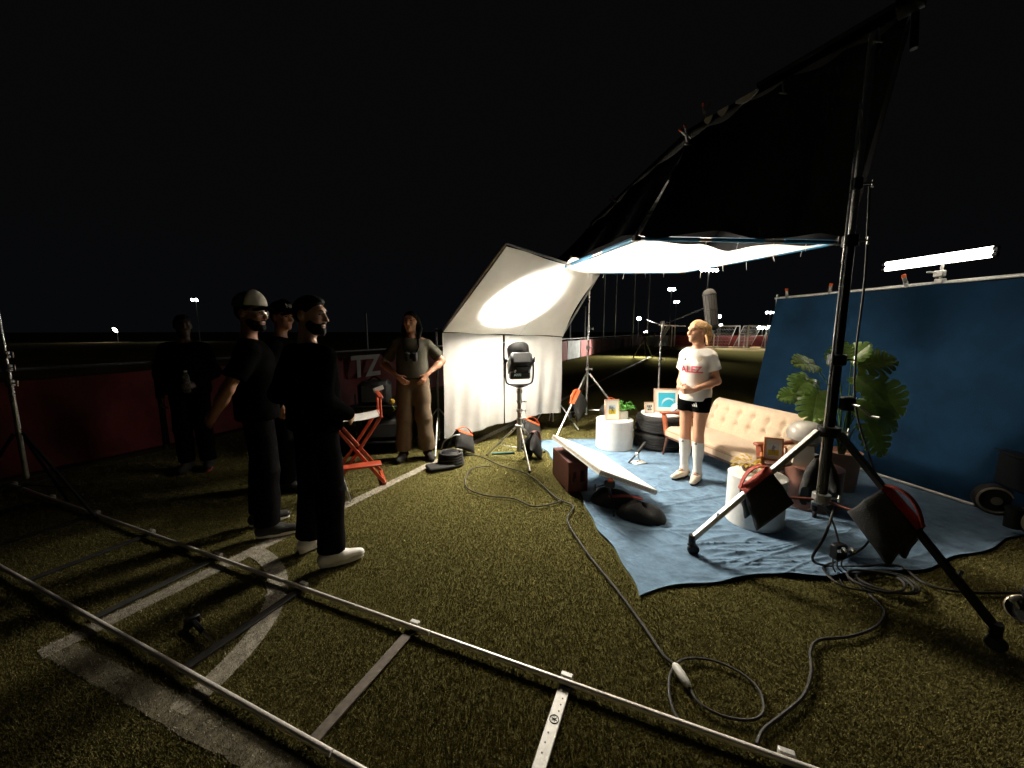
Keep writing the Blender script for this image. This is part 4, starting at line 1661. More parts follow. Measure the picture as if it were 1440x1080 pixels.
# arc shapes on the cyan print
mm = M()
Rm = rotz(-.10) @ rotx(-.16)
cc = TY + V(.10, .02, TYZ)
for (x0, z0, r_, a0_, a1_, th_, yy) in ((.02, .10, .085, .3, 3.0, .020, -.0035), (.05, .06, .12, .9, 2.9, .012, -.0045)):
    mm.grid(lambda u, v: cc + Rm @ V(x0 + (r_ + th_ * (v - .5) * math.sin(pi * (u * .9 + .05))) * math.cos(a0_ + (a1_ - a0_) * u), yy, z0 + (r_ + th_ * (v - .5) * math.sin(pi * (u * .9 + .05))) * math.sin(a0_ + (a1_ - a0_) * u)), 20, 2, .0008)
obj('print_swoosh', mm, LBL, t3)
picture(TB2 + V(-.015, -.01, .452), -.42, -.22, .15, .20, FRR, 'framed yellow print in red wood on the small dark round table', art4)
picture(DR2 + V(.075, .02, .418), 1.0, -.25, .13, .16, FRR, 'small red wooden frame seen from its edge on the drum with yellow leaves', art2[:3])
picture(TB2 + V(.085, -.03, .452), 1.1, -.12, .10, .13, FRR, 'small dark backed frame seen edge on beside the yellow print', art2[:3])

# soccer ball on the board
BC = TY + V(.175, -.135, TYZ + .0775)
t = thing('soccer_ball', 'small white soccer ball with curved blue and black stripes on the round board', 'ball', tuple(BC - V(0, 0, .0775)))
mm = M()
mm.ell(BC, .0775, n=32, m=18)
bb = obj('ball_skin', mm, mat('ball_white', (.72, .74, .74), .4), t)
for k, (axv, rr_, mt) in enumerate(((V(.7, -.6, .35), .55, DBL), (V(-.6, -.7, .4), .75, CYAN), (V(-.1, -.9, -.5), .62, INK), (V(.2, -.3, .93), .5, DBL))):
    F = frame_to(axv)
    h0 = math.cos(rr_)
    mm = M()
    mm.grid(lambda u, v: BC + F @ (V(math.cos(u * 4.4 + k) * math.sin(rr_ + .16 * (v - .5)), math.sin(u * 4.4 + k) * math.sin(rr_ + .16 * (v - .5)), math.cos(rr_ + .16 * (v - .5))) * .0787), 26, 3, .0006)
    obj('stripe', mm, mt, bb)

# dome lamp
LB = TB3 + V(-.12, -.02, .378)
t = thing('dome_lamp', 'mushroom table lamp with grey opal dome on a pale tapered base', 'table lamp', tuple(LB))
mm = M()
mm.prism([(-.085, 0), (.085, 0), (.055, .25), (-.055, .25)], .07, LB + V(0, 0, 0) + rotz(-.55) @ V(0, .035, 0), rotz(-.55) @ np.stack([V(1, 0, 0), V(0, 0, 1), V(0, -1, 0)], 1))
obj('base', mm, GLASSM, t)
mm = M()
prof = [(.148 * math.cos(a) ** .7 if a < 1.5 else .004, .05 + .125 * math.sin(a)) for a in np.linspace(0, pi / 2, 14)]
mm.lathe([(.10, .0), (.135, .018)] + prof, LB + V(0, 0, .235), 40)
obj('dome_shade', mm, SHADE, t)
mm = M()
mm.lathe([(.09, -.02), (.10, 0), (.10, .01)], LB + V(0, 0, .228), 30)
obj('collar', mm, mat('brass_collar', (.45, .30, .16), .35, .8), t)


# ------------------------------------------------------------------ plants
def leaf_simple(p, d, L, wd, material, parent, droop=.4, nm='leaf'):
    d = np.array(d, float)
    d /= np.linalg.norm(d)
    s = np.cross(d, V(0, 0, 1))
    s = s / (np.linalg.norm(s) + 1e-9)
    up = np.cross(s, d)
    mk = M()

    def fn(u, v):
        t_ = u
        ww = wd / 2 * math.sin(pi * min(1, t_ * .96 + .03)) ** .75 * (1 if t_ < .98 else .3)
        x = (2 * v - 1)
        return p + d * (L * t_) + s * (ww * x) + up * (abs(x) * ww * .35) - V(0, 0, 1) * (droop * L * t_ * t_)
    mk.grid(fn, 7, 4)
    return obj(nm, mk, material, parent)


PP = DR1 + V(.105, .02, .404)
t = thing('potted_plant', 'leafy green plant in a white square pot on the drum table', 'plant', tuple(PP))
mm = M()
mm.box(PP + V(0, 0, .052), (.115, .115, .104), rotz(.25), .006)
obj('pot', mm, WHITE, t)
mm = M()
mm.box(PP + V(0, 0, .1055), (.10, .10, .004), rotz(.25))
obj('soil', mm, DKWOOD, t)
for k in range(30):
    a = k * 2.4 + random.uniform(-.3, .3)
    el = random.uniform(.35, 1.3)
    st0 = PP + V(.02 * math.cos(a), .02 * math.sin(a), .106)
    ln = random.uniform(.04, .13)
    e0 = st0 + V(math.cos(a) * math.cos(el), math.sin(a) * math.cos(el), math.sin(el)) * ln
    mm = M()
    mm.tube([st0, e0], .0022, 5)
    obj('stem', mm, LEAF2, t)
    leaf_simple(e0, (math.cos(a), math.sin(a), .5), random.uniform(.055, .085), random.uniform(.045, .06), LEAF2, t, .55)

PY = DR2 + V(-.035, .075, .418)
t = thing('yellow_plant', 'low cluster of yellow leaves on the drum table by the sandbag', 'plant', tuple(PY))
mm = M()
mm.lathe([(.035, 0), (.05, .03), (.048, .05)], PY, 16)
obj('bowl', mm, DKWOOD, t)
for k in range(26):
    a = k * 2.4
    el = random.uniform(.1, 1.2)
    st0 = PY + V(.015 * math.cos(a), .015 * math.sin(a), .05)
    e0 = st0 + V(math.cos(a) * math.cos(el), math.sin(a) * math.cos(el), math.sin(el)) * random.uniform(.02, .075)
    leaf_simple(e0, (math.cos(a), math.sin(a), .35), random.uniform(.07, .11), random.uniform(.022, .036), YLEAF, t, .4)


def monstera():
    base = V(3.30, 3.75, .012)
    t = thing('monstera_plant', 'big monstera with split green leaves in front of the blue backdrop', 'plant', tuple(base))
    mm = M()
    mm.lathe([(.13, .0), (.135, .01), (.155, .36), (.165, .385), (.150, .385), (.142, .34)], base, 40)
    mm.lathe([(.001, .335), (.143, .336)], base, 24, I3, False)
    obj('planter', mm, POT, t)
    spec = [  # tip anchor (leaf base point), direction, size, facing-normal hint
        ((2.92, 3.62, 1.36), (-.75, -.25, .15), .30), ((2.80, 3.55, 1.22), (-.7, -.5, -.25), .33), ((3.02, 3.45, 1.40), (-.2, -.4, .55), .28),
        ((2.88, 3.50, 1.08), (-.45, -.45, -.75), .36), ((2.72, 3.60, 1.06), (-.9, -.1, -.1), .22), ((3.25, 3.50, 1.42), (.2, -.4, .7), .24),
        ((3.35, 3.48, 1.36), (.65, -.3, .25), .33), ((3.32, 3.46, 1.24), (.45, -.5, -.5), .33), ((3.50, 3.42, 1.16), (.75, -.2, -.75), .42),
        ((3.22, 3.42, 1.00), (.55, -.5, -.35), .28), ((3.38, 3.40, .94), (.75, -.25, -.35), .36), ((3.46, 3.42, .78), (.35, -.3, -.75), .34),
    ]
    for i, (p, d, S) in enumerate(spec):
        p = V(3.10, 3.5, 1.1) + (V(*p) - V(3.10, 3.5, 1.1)) * V(.72, 1, .92) + V(-.16, -.02, -.06)
        d = V(*d)
        S *= .76
        d /= np.linalg.norm(d)
        b0 = base + V(.02 * math.cos(i), .02 * math.sin(i), .33)
        mid = (b0 + p) / 2 + V(0, 0, .12) + (p - b0) * V(-.12, -.12, 0)
        mm = M()
        mm.tube(spline([b0, mid, p], 6), [.009 - .0004 * k for k in range(13)], 6)
        obj('petiole', mm, mat('petiole_green', (.06, .12, .03), .5), t)
        # leaf plane: normal leans to the viewer and up
        nh = V(-.45, -.75, .75) + V(random.uniform(-.3, .3), random.uniform(-.2, .2), random.uniform(-.3, .3))
        s = np.cross(d, nh)
        s /= np.linalg.norm(s)
        nn = np.cross(s, d)
        if nn @ nh < 0:
            nn = -nn
        mm = M()
        W = S * .56

        def pt(u, x):
            """u along the midrib -.12..1, x across -1..1"""
            uu = max(0.0, min(1.0, u))
            hw = W * (max(0., math.sin(pi * (uu * .80 + .20) ** 1.0)) ** .8)
            hw *= 1.0 if uu < .995 else .05
            sweep = .16 * S * (abs(x) ** 1.5) * (1 if uu > .25 else (uu / .25 * 2 - 1))
            return p + d * (S * u + sweep * .8) + s * (hw * x) + nn * (.10 * S * abs(x) - .16 * S * u * u - .12 * S * x * x * abs(x)) - V(0, 0, 1) * (.10 * S * u * u)
        NL = 6
        for sg in (-1, 1):
            for k in range(NL):
                u0, u1 = -.10 + 1.08 * k / NL, -.10 + 1.08 * (k + 1) / NL
                gap = .0 if k == 0 else .24
                rows = []
                for j in range(7):
                    x = j / 6
                    g_ = gap * max(0, (x - .42) / .58) ** .8 * (u1 - u0)
                    ex = 1.0 if x < .99 else .985
                    rows.append([pt(u0 + g_ + (u1 - u0 - g_) * q, sg * x * (1 - .10 * (2 * q - 1) ** 2 * x)) for q in (0, .25, .5, .75, 1)])
                mm.gridp(np.array(rows))
        lf = obj('leaf', mm, LEAF if i not in (0, 6) else mat('monstera_leaf_young', (.13, .20, .03), .4, vary=.4, vscale=9, transl=.18), t, ang=80)
        mm = M()
        mm.tube([pt(u, 0) + nn * .002 for u in np.linspace(-.08, .97, 8)], [.004 - .0003 * k for k in range(8)], 5)
        for k in range(1, NL):
            for sg in (-1, 1):
                u0 = -.10 + 1.08 * (k + .5) / NL
                mm.tube([pt(u0, sg * x) + nn * .0015 for x in (.0, .3, .6, .85)], .0014, 4)
        obj('veins', mm, mat('leaf_vein', (.20, .30, .10), .5), lf)


monstera()

# ------------------------------------------------------------------ apple box, foam board, small grip pieces
bx = V(.55, 3.62, 0)
by = V(.45, 4.12, 0)
ld_ = (by - bx) / np.linalg.norm(by - bx)
wdv = V(ld_[1], -ld_[0], 0)
cbox = bx + ld_ * .255 + wdv * .10
Rb = np.stack([wdv, ld_, V(0, 0, 1)], 1)
t = thing('apple_box', 'dark red wooden apple box standing on edge under the foam board', 'apple box', tuple(cbox))
z0 = .014
for s in (-1, 1):
    mm = M()
    mm.box(cbox + wdv * (s * .094) + V(0, 0, z0 + .1525), (.014, .51, .305), Rb, .003)
    obj('side_panel', mm, APPLE, t)
    mm = M()
    mm.box(cbox + V(0, 0, z0 + .1525 + s * .1455), (.1735, .508, .013), Rb, .002)
    obj('edge_panel', mm, APPLE, t)
for s in (-1, 1):
    mm = M()
    c_ = cbox + ld_ * (s * .247)
    for xx, ww in ((-.0725, .026), (0, .045), (.0725, .026)):
        mm.box(c_ + wdv * xx + V(0, 0, z0 + .1525), (ww, .012, .276), Rb)
    for xx in (-.041, .041):
        for zz in (-.097, .097):
            mm.box(c_ + wdv * xx + V(0, 0, z0 + .1525 + zz), (.0365, .0118, .080), Rb)
    obj('end_panel', mm, APPLE, t)


def gpx(px, py, z=0.0):
    """ground point (or point at height z) that was measured off the photograph for the floor plan"""
    u, v = (px - 720) / 545., (540 - py) / 545.
    cP, sP = math.cos(PITCH), math.sin(PITCH)
    r = V(u, cP + v * sP, -sP + v * cP)
    return V(0, 0, CAM_H) + r * ((z - CAM_H) / r[2])


FA, FN, FR = gpx(778, 611, .48), gpx(845, 661, .42), gpx(925, 690, .15)
FF = FA + FR - FN
fu, fw_ = FA - FN, FR - FN
fn_ = np.cross(fu, fw_)
fn_ /= np.linalg.norm(fn_)
if fn_[2] > 0:
    fn_ = -fn_
t = thing('foam_board', 'thick white foam bounce board leaning across the apple box', 'bounce board', tuple((FA + FN + FR + FF) / 4))
mm = M()
mm.add([FA, FN, FR, FF] + [q + fn_ * .045 for q in (FA, FN, FR, FF)], [(0, 1, 2, 3), (7, 6, 5, 4), (0, 4, 5, 1), (1, 5, 6, 2), (2, 6, 7, 3), (3, 7, 4, 0)])
obj('foam_sheet', mm, FOAM, t)
mm = M()
mm.add([q + (q - (FA + FN + FR + FF) / 4) * .004 + fn_ * zz for zz in (.012, .036) for q in (FN, FR)], [(0, 1, 3, 2)])
mm.add([q + (q - (FA + FN + FR + FF) / 4) * .004 + fn_ * zz for zz in (.010, .030) for q in (FA, FN)], [(0, 1, 3, 2)])
obj('worn_edge', mm, mat('worn_foam_edge', (.66, .58, .48), .9, col2=(.30, .24, .18), vscale=55), t)
# clamp and short stand holding the board corner
cp = FN * .8 + FR * .2
t = thing('board_clamp', 'black clamp on a short stand under the corner of the foam board', 'clamp', (cp[0], cp[1], 0))
mm = M()
mm.box(cp + fn_ * .09 + V(.01, .0, 0), (.09, .05, .06), rotz(-.3), .01)
jw = obj('jaw', mm, BLK, t)
mm = M()
mm.box(cp + fn_ * .05, (.04, .07, .022), rotz(-.3), .005)
obj('pad', mm, ORANGE, jw)
mm = M()
mm.tube([cp + fn_ * .10, V(cp[0] + .04, cp[1] + .10, .05)], .012, 8)
obj('post', mm, BLK, t)
mm = M()
for k in range(3):
    a = 2.1 * k + .3
    mm.tube([V(cp[0] + .04, cp[1] + .10, .06), V(cp[0] + .04 + .16 * math.cos(a), cp[1] + .10 + .16 * math.sin(a), .018)], .008, 6)
obj('base', mm, BLK, t)
mm = M()
mm.tube([cp + fn_ * .09, cp + fn_ * .09 + V(-.12, -.03, -.02)], .007, 6)
mm.bar(cp + fn_ * .09 + V(-.12, -.03, -.05), cp + fn_ * .09 + V(-.12, -.03, .01), .012, .012, .003)
obj('t_handle', mm, BLK, t)
# sandbag slumped on the cloth under the board
t = thing('slumped_sandbag', 'dark sandbag with a red strap slumped under the foam board', 'sandbag', (1.02, 3.28, .01))
for s, (cx_, cy0, a) in enumerate(((.93, 3.40, .5), (1.10, 3.12, .55))):
    mm = M()

    def lump(u, v):
        th_ = 2 * pi * u
        ph = pi * (v * .5)
        r_ = math.cos(ph)
        x, y = math.cos(th_), math.sin(th_)
        sx = np.sign(x) * abs(x) ** .7 * .20 * r_
        sy = np.sign(y) * abs(y) ** .8 * .13 * r_
        return V(cx_, cy0, .012) + rotz(-a) @ V(sx, sy, .12 * math.sin(ph) * (1 + .15 * math.sin(3 * th_ + s)))
    mm.grid(lump, 28, 10)
    obj('pouch', mm, BAGCLOTH, t)
mm = M()
mm.grid(lambda u, v: V(.86 + .28 * u, 3.27 + .05 * (v - .5) - .05 * u, .13 + .02 * math.sin(pi * u)), 8, 2, .006)
obj('strap', mm, REDWEB, t)
# short grip arm with rubber handle leaning on a pad
gp = gpx(893, 652)
t = thing('grip_arm', 'small black handled grip arm standing on a white pad on the cloth', 'grip arm', tuple(gp))
mm = M()
mm.box(gp + V(.03, -.02, .022), (.16, .11, .016), rotz(.4), .004)
obj('pad', mm, WHITE, t)
mm = M()
mm.tube([gp + V(-.09, -.03, .02), gp + V(.02, .0, .13)], .011, 8)
obj('rod', mm, BLK, t)
mm = M()
mm.tube([gp + V(.02, 0, .13), gp + V(.13, .05, .245)], .019, 10)
obj('rubber_handle', mm, RUB, t)
mm = M()
mm.lathe([(.02, -.02), (.03, -.014), (.03, .014), (.02, .02)], gp + V(.02, 0, .115), 12, frame_to((1, -.6, .2)))
obj('knuckle', mm, CHROME, t)
mm = M()
mm.tube([gp + V(.02, 0, .11), gp + V(.05, -.03, .05), gp + V(.01, -.02, .032)], .008, 6)
obj('bracket', mm, STEEL, t)

# ------------------------------------------------------------------ cables
def cable(pix, label, r=.0065, z=.02, pts=None, name='cable'):
    p = pts or [gpx(a, b, z) for a, b in pix]
    mm = M()
    q = spline(p, 7)
    mm.tube(q, r, 7)
    o = obj(name, mm, CABLE, None)
    return tag(o, label, 'cable')


cable([(690, 655), (662, 660), (655, 683), (680, 696), (722, 701), (750, 712), (782, 707), (790, 702)], 'black cable looping on the turf below the stage light')
t = thing('long_cable', 'long black cable running from the stage light past the cloth to a loop', 'cable', tuple(gpx(960, 950)))
mm = M()
mm.tube(spline([gpx(a, b, .02) for a, b in [(640, 640), (672, 641), (705, 655), (735, 664), (758, 678), (782, 700), (806, 712), (798, 732), (822, 772), (868, 830), (905, 880), (932, 920), (950, 936)]], 7), .0075, 7)
obj('supply_lead', mm, CABLE, t)
cA, cB = gpx(948, 934, .024), gpx(969, 966, .024)
mm = M()
mm.tube([cA, cA + (cB - cA) * .12, cA + (cB - cA) * .5, cA + (cB - cA) * .88, cB], [.010, .019, .021, .018, .011], 10)
obj('connector', mm, mat('white_connector', (.62, .60, .55), .5), t)
mm = M()
mm.tube(spline([gpx(a, b, .02) for a, b in [(969, 966), (985, 990), (1020, 1008), (1058, 1012), (1074, 998), (1066, 968), (1038, 944), (1000, 928), (962, 927), (944, 945), (941, 972), (947, 998), (960, 1022)]], 7), .0060, 7)
obj('loop_lead', mm, CABLE, t)
cable([(1064, 1047), (1074, 1026), (1100, 1005), (1130, 978), (1141, 945), (1140, 915), (1152, 900), (1195, 895), (1230, 882), (1244, 862), (1232, 845), (1212, 825)], 'cable snaking over the turf from the rail to the coil', .0075)
mm = M()
pts = []
for k in range(46):
    a = k * .42
    c_ = gpx(1243, 822, .02)
    rr_ = .135 + .02 * math.sin(k * .37)
    pts.append(c_ + V(rr_ * 1.15 * math.cos(a) + .05 * math.sin(k * .1), rr_ * .8 * math.sin(a) + .01 * math.sin(k * .9), .0 + .0009 * k))
mm.tube(spline(pts, 3), .0078, 7)
o = obj('cable_coil', mm, CABLE)
tag(o, 'coil of black cable lying on the turf by the big sandbag', 'cable')
cable(None, 'black cable dropping from the stand and trailing over the turf to the backdrop side', .0078,
      pts=[V(2.13, 2.42, .46), V(1.98, 2.30, .30), V(1.95, 2.34, .12), V(2.10, 2.40, .03), V(2.30, 2.40, .025), gpx(1262, 795, .02), gpx(1300, 820, .02), gpx(1350, 832, .02), gpx(1440, 834, .02), gpx(1500, 836, .02)])
cable(None, 'thin black cable hanging along the tall stand down to the floor', .0065,
      pts=[S0 + V(.08, .0, 2.45), S0 + V(.10, -.02, 1.9), S0 + V(.10, -.02, 1.45), S0 + V(.13, -.03, 1.1), S0 + V(.25, -.05, .75), S0 + V(.42, .0, .45), S0 + V(.40, .05, .12), S0 + V(.2, .0, .03), S0 + V(-.02, -.1, .03), S0 + V(-.05, -.28, .03), S0 + V(.1, -.34, .025)])
# plug cluster hanging under the big stand
pc = S0 + V(.05, -.12, .16)
t = thing('plug_box', 'small box of shiny plugs hanging under the big stand column', 'plug box', tuple(pc - V(0, 0, .13)))
mm = M()
mm.box(pc, (.09, .06, .10), rotz(.3), .01)
bo = obj('box', mm, BLKP, t)
for k in range(4):
    mm = M()
    q = pc + V(-.03 + .025 * k, -.04, .02 + .02 * (k % 2))
    mm.tube([q, q + V(-.01, -.035, .02 - .02 * (k % 2))], .011, 8)
    obj('plug', mm, CHROME, bo)
mm = M()
mm.tube(spline([pc + V(0, 0, .05), pc + V(-.03, .03, .18), S0 + V(-.03, -.05, .45)], 5), .006, 6)
obj('lead', mm, CABLE, t)
for k in range(3):
    mm = M()
    q = pc + V(-.03 + .03 * k, .0, -.05)
    mm.tube(spline([q, q + V(-.01, -.02, -.05), q + V(.02 * k, -.05, -.09), q + V(.03 * k - .02, -.12, -.115)], 4), .0045, 6)
    obj('lead', mm, CABLE, t)

# ballast / coiled lead beside the bounce
bc = gpx(634, 654)
t = thing('lead_reel', 'round black coil of lead with a carrying loop beside the bounce', 'cable reel', tuple(bc))
for k in range(5):
    mm = M()
    mm.tube([bc + V((.145 - .004 * k) * math.cos(a), (.13 - .004 * k) * math.sin(a), .03 + .030 * k) for a in np.linspace(0, 2 * pi, 36, False)], .017, 8, True)
    obj('coil_turn', mm, RUB, t)
mm = M()
mm.lathe([(.10, 0), (.10, .15), (.085, .16)], bc + V(0, 0, .012), 24)
obj('hub', mm, BLKP, t)
mm = M()
mm.tube(spline([bc + V(-.12, .05, .15), bc + V(-.09, .08, .26), bc + V(.02, .10, .33), bc + V(.10, .12, .34)], 6), .008, 6)
obj('carry_loop', mm, STEEL, t)
mm = M()
mm.box(bc + V(-.10, -.14, .035), (.30, .20, .04), rotz(.5), .012)
o = obj('black_pouch', mm, BAGCLOTH)
tag(o, 'flat black pouch lying in front of the coiled lead', 'pouch')


# ------------------------------------------------------------------ director's chair
def director_chair():
    c = V(-1.62, 3.92, 0)
    t = thing('director_chair', 'tall red wooden folding chair with a white seat behind the man in black', 'chair', tuple(c), .42)

    def L(x, y, z):
        return V(x, y, z)
    W2, D2, zs, za = .24, .18, .72, .925
    mm = M()
    mm.grid(lambda u, v: L(-W2 + 2 * W2 * u, -D2 + 2 * D2 * v, zs + .012 - .03 * math.sin(pi * u)), 12, 6, .004)
    obj('seat', mm, WHITE, t, True)
    for s in (-1, 1):
        mm = M()
        mm.bar(L(s * W2, -D2 - .02, zs), L(s * W2, D2 + .02, zs), .032, .022, .004)
        obj('seat_rail', mm, CHAIRWOOD, t, True)
        mm = M()
        mm.bar(L(s * W2, -D2 - .05, za), L(s * W2, D2 + .05, za), .05, .020, .006)
        am = obj('armrest', mm, CHAIRWOOD, t, True)
        for yy in (-D2 + .01, D2 - .01):
            mm = M()
            mm.tube([L(s * W2, yy, zs), L(s * W2, yy, za)], .012, 8)
            obj('arm_post', mm, CHAIRWOOD, am, True)
        for yy in (-D2, D2):
            mm = M()
            mm.bar(L(s * W2 * .95, yy + s * .012, zs - .01), L(-s * W2, yy + s * .012, .03), .034, .020, .004, up=(0, 1, 0))
            obj('leg', mm, CHAIRWOOD, t, True)
        mm = M()
        mm.bar(L(s * W2, -D2 - .03, .025), L(s * W2, D2 + .03, .025), .036, .03, .005)
        obj('foot_rail', mm, CHAIRWOOD, t, True)
    mm = M()
    mm.box(L(.0, -D2 - .10, .27), (.42, .14, .02), I3, .004)
    obj('footrest', mm, CHAIRWOOD, t, True)


director_chair()

# silver tripod leg stand half hidden behind the man in black
t = thing('small_tripod', 'silver tripod half hidden behind the legs of the man in black', 'tripod', (-1.72, 3.55, 0))
for k, q in enumerate(((-1.50, 3.42), (-1.95, 3.40), (-1.75, 3.85))):
    mm = M()
    mm.tube([V(-1.72, 3.55, .62), V(q[0], q[1], .012)], .011, 8)
    obj('leg', mm, CHROME, t)
mm = M()
mm.tube([V(-1.72, 3.55, .58), V(-1.72, 3.55, .95)], .014, 8)
obj('column', mm, BLK, t)
mm = M()
mm.box(V(-1.72, 3.55, .98), (.10, .10, .06), I3, .012)
obj('head', mm, BLK, t)

# black equipment cart behind the chair
CT = V(-1.72, 5.05, 0)
t = thing('equipment_cart', 'black equipment cart with bags behind the red chair', 'cart', tuple(CT))
for z in (.16, .62):
    mm = M()
    mm.box(CT + V(0, 0, z), (.62, .45, .03), rotz(.2), .006)
    obj('shelf', mm, BLKP, t)
for sx in (-1, 1):
    for sy in (-1, 1):
        q = CT + rotz(.2) @ V(sx * .29, sy * .20, 0)
        mm = M()
        mm.tube([q + V(0, 0, .09), q + V(0, 0, .80)], .012, 8)
        p_ = obj('upright', mm, BLK, t)
        mm = M()
        mm.lathe([(.014, -.012), (.04, -.012), (.04, .012), (.014, .012)], q + V(0, 0, .042), 14, frame_to((1, .2, 0)))
        obj('wheel', mm, RUB, p_)
for nm, q, sz, lb in (('camera_bag', (-.08, 0, .79), (.40, .34, .31), 'black padded bag on the top shelf of the cart'), ('hard_case', (.02, 0, .31), (.50, .38, .26), 'black hard case on the low shelf of the cart')):
    p_ = CT + V(*q)
    tt = thing(nm, lb, 'bag' if 'bag' in nm else 'case', tuple(p_ - V(0, 0, sz[2] / 2)))
    mm = M()
    mm.box(p_, sz, rotz(.2), .05)
    obj('body', mm, BAGCLOTH, tt)
    mm = M()
    mm.tube(spline([p_ + V(-.09, -.02, sz[2] / 2 - .01), p_ + V(0, -.02, sz[2] / 2 + .05), p_ + V(.09, -.02, sz[2] / 2 - .01)], 5), .011, 6)
    obj('handle', mm, BLKCLOTH, tt)
tb_ = CT + V(.20, -.22, .70)
mm = M()
mm.ell(tb_, .036, n=18, m=12)
o = obj('tennis_ball', mm, mat('yellow_felt', (.60, .38, .04), .9, vary=.15, vscale=60))
tag(o, 'small yellow ball hanging at the corner of the black cart', 'ball')
mm = M()
mm.tube([CT + V(.20, -.22, .655), CT + V(.235, -.225, .60), CT + V(.21, -.22, .575)], .006, 6)
o = obj('bent_hook', mm, mat('yellow_green_hook', (.35, .36, .08), .5))
tag(o, 'bent yellow green hook under the yellow ball', 'hook')
mm = M()
mm.box(CT + V(.03, -.20, .86), (.13, .01, .055), rotz(.25) @ rotx(-.4) @ roty(-.35), .003)
o = obj('pale_card', mm, MUSLIN)
tag(o, 'pale card tucked into the side of the camera bag', 'card')

# ------------------------------------------------------------------ c-stand, boom and blimp microphone
CS = V(2.33, 6.1, 0)
t = thing('boom_stand', 'thin chrome stand with a side arm behind the player', 'light stand', tuple(CS))
mm = M()
mm.tube([CS + V(0, 0, .35), CS + V(0, 0, 1.15)], .017, 10)
obj('lower_column', mm, CHROME, t)
mm = M()
mm.tube([CS + V(0, 0, 1.13), CS + V(0, 0, 1.72)], .014, 10)
obj('upper_column', mm, CHROME, t)
for z in (1.15, 1.38, 1.70):
    mm = M()
    mm.lathe([(.02, -.03), (.028, -.024), (.028, .024), (.02, .03)], CS + V(0, 0, z), 12)
    c_ = obj('collar', mm, STEEL, t)
    knob(c_, CS + V(.026, -.01, z), (1, -.2, 0), .022, CHROME)
mm = M()
mm.box(CS + V(.0, -.03, 1.66), (.05, .06, .16), I3, .008)
obj('grip_head', mm, CHROME, t)
mm = M()
mm.tube([CS + V(-.06, -.04, 1.68), CS + V(.33, -.10, 1.66)], .010, 8)
obj('arm', mm, CHROME, t)
stand_legs(t, CS, [CS + V(.45, .0, 0), CS + V(-.2, .42, 0), CS + V(-.26, -.36, 0)], .35, .15, .012, CHROME)
Mc = V(2.23, 4.42, 1.82)
ma = V(-.19, -.04, 1.0)
ma /= np.linalg.norm(ma)
Fm = frame_to(ma, (0, -1, 0))
t = thing('blimp_microphone', 'grey blimp microphone hanging upright above the player', 'microphone', tuple(Mc - ma * .27))
mm = M()
Rr, Hh = .067, .235
prof = [(max(.003, Rr * math.cos(a)), -Hh + .062 + .062 * math.sin(a)) for a in np.linspace(-pi / 2, 0, 6)] + [(Rr, Hh - .062)] + [(max(.003, Rr * math.cos(a)), Hh - .062 + .062 * math.sin(a)) for a in np.linspace(0, pi / 2, 6)][1:]
mm.lathe(prof, Mc, 28, Fm)
cg = obj('windshield', mm, mat('grey_mesh', (.050, .046, .042), .8, vary=.35, vscale=120, bump=.6, bscale=220), t)
for z in (-Hh + .062, Hh - .062, .0):
    mm = M()
    mm.lathe([(Rr + .001, -.006), (Rr + .004, -.004), (Rr + .004, .004), (Rr + .001, .006)], Mc + ma * z, 28, Fm)
    obj('hoop', mm, BLK, cg)
mm = M()
for k in range(14):
    a = 2 * pi * k / 14
    e = Fm @ V(math.cos(a), math.sin(a), 0)
    mm.tube([Mc + e * (Rr + .001) - ma * (Hh - .06), Mc + e * (Rr + .001) + ma * (Hh - .06)], .0022, 4)
obj('cage_rib', mm, BLKP, cg)
mm = M()
mm.bar(Mc + Fm @ V(.05, .075, -.19), Mc + Fm @ V(.05, .075, .10), .02, .012, .004)
mm.tube([Mc + Fm @ V(.0, .0, -.225), Mc + Fm @ V(.0, .05, -.255)], .02, 10)
obj('suspension_bar', mm, BLK, t)
mm = M()
mm.tube([Mc + V(-.06, .02, .02), CS + V(.05, -.05, 1.70)], .009, 8)
obj('boom_pole', mm, BLK, t)

# ------------------------------------------------------------------ chrome stand at the left edge
LS = V(-3.92, 3.0, 0)
t = thing('edge_stand', 'chrome stand with clamps in front of the dark red banners', 'light stand', tuple(LS))
mm = M()
mm.tube([LS + V(0, 0, .40), LS + V(0, 0, 1.30)], .017, 12)
obj('lower_column', mm, CHROME, t)
mm = M()
mm.tube([LS + V(0, 0, 1.28), LS + V(0, 0, 2.4)], .013, 12)
obj('upper_column', mm, CHROME, t)
for z in (1.18, 1.30, 1.40):
    mm = M()
    mm.lathe([(.018, -.03), (.027, -.024), (.027, .024), (.018, .03)], LS + V(0, 0, z), 12)
    c_ = obj('collar', mm, STEEL, t)
    knob(c_, LS + V(.026, 0, z), (1, -.2, 0), .02, CHROME)
stand_legs(t, LS, [LS + V(.40, .10, 0), LS + V(-.2, .42, 0), LS + V(-.26, -.36, 0)], .78, .35, .012, BLK)

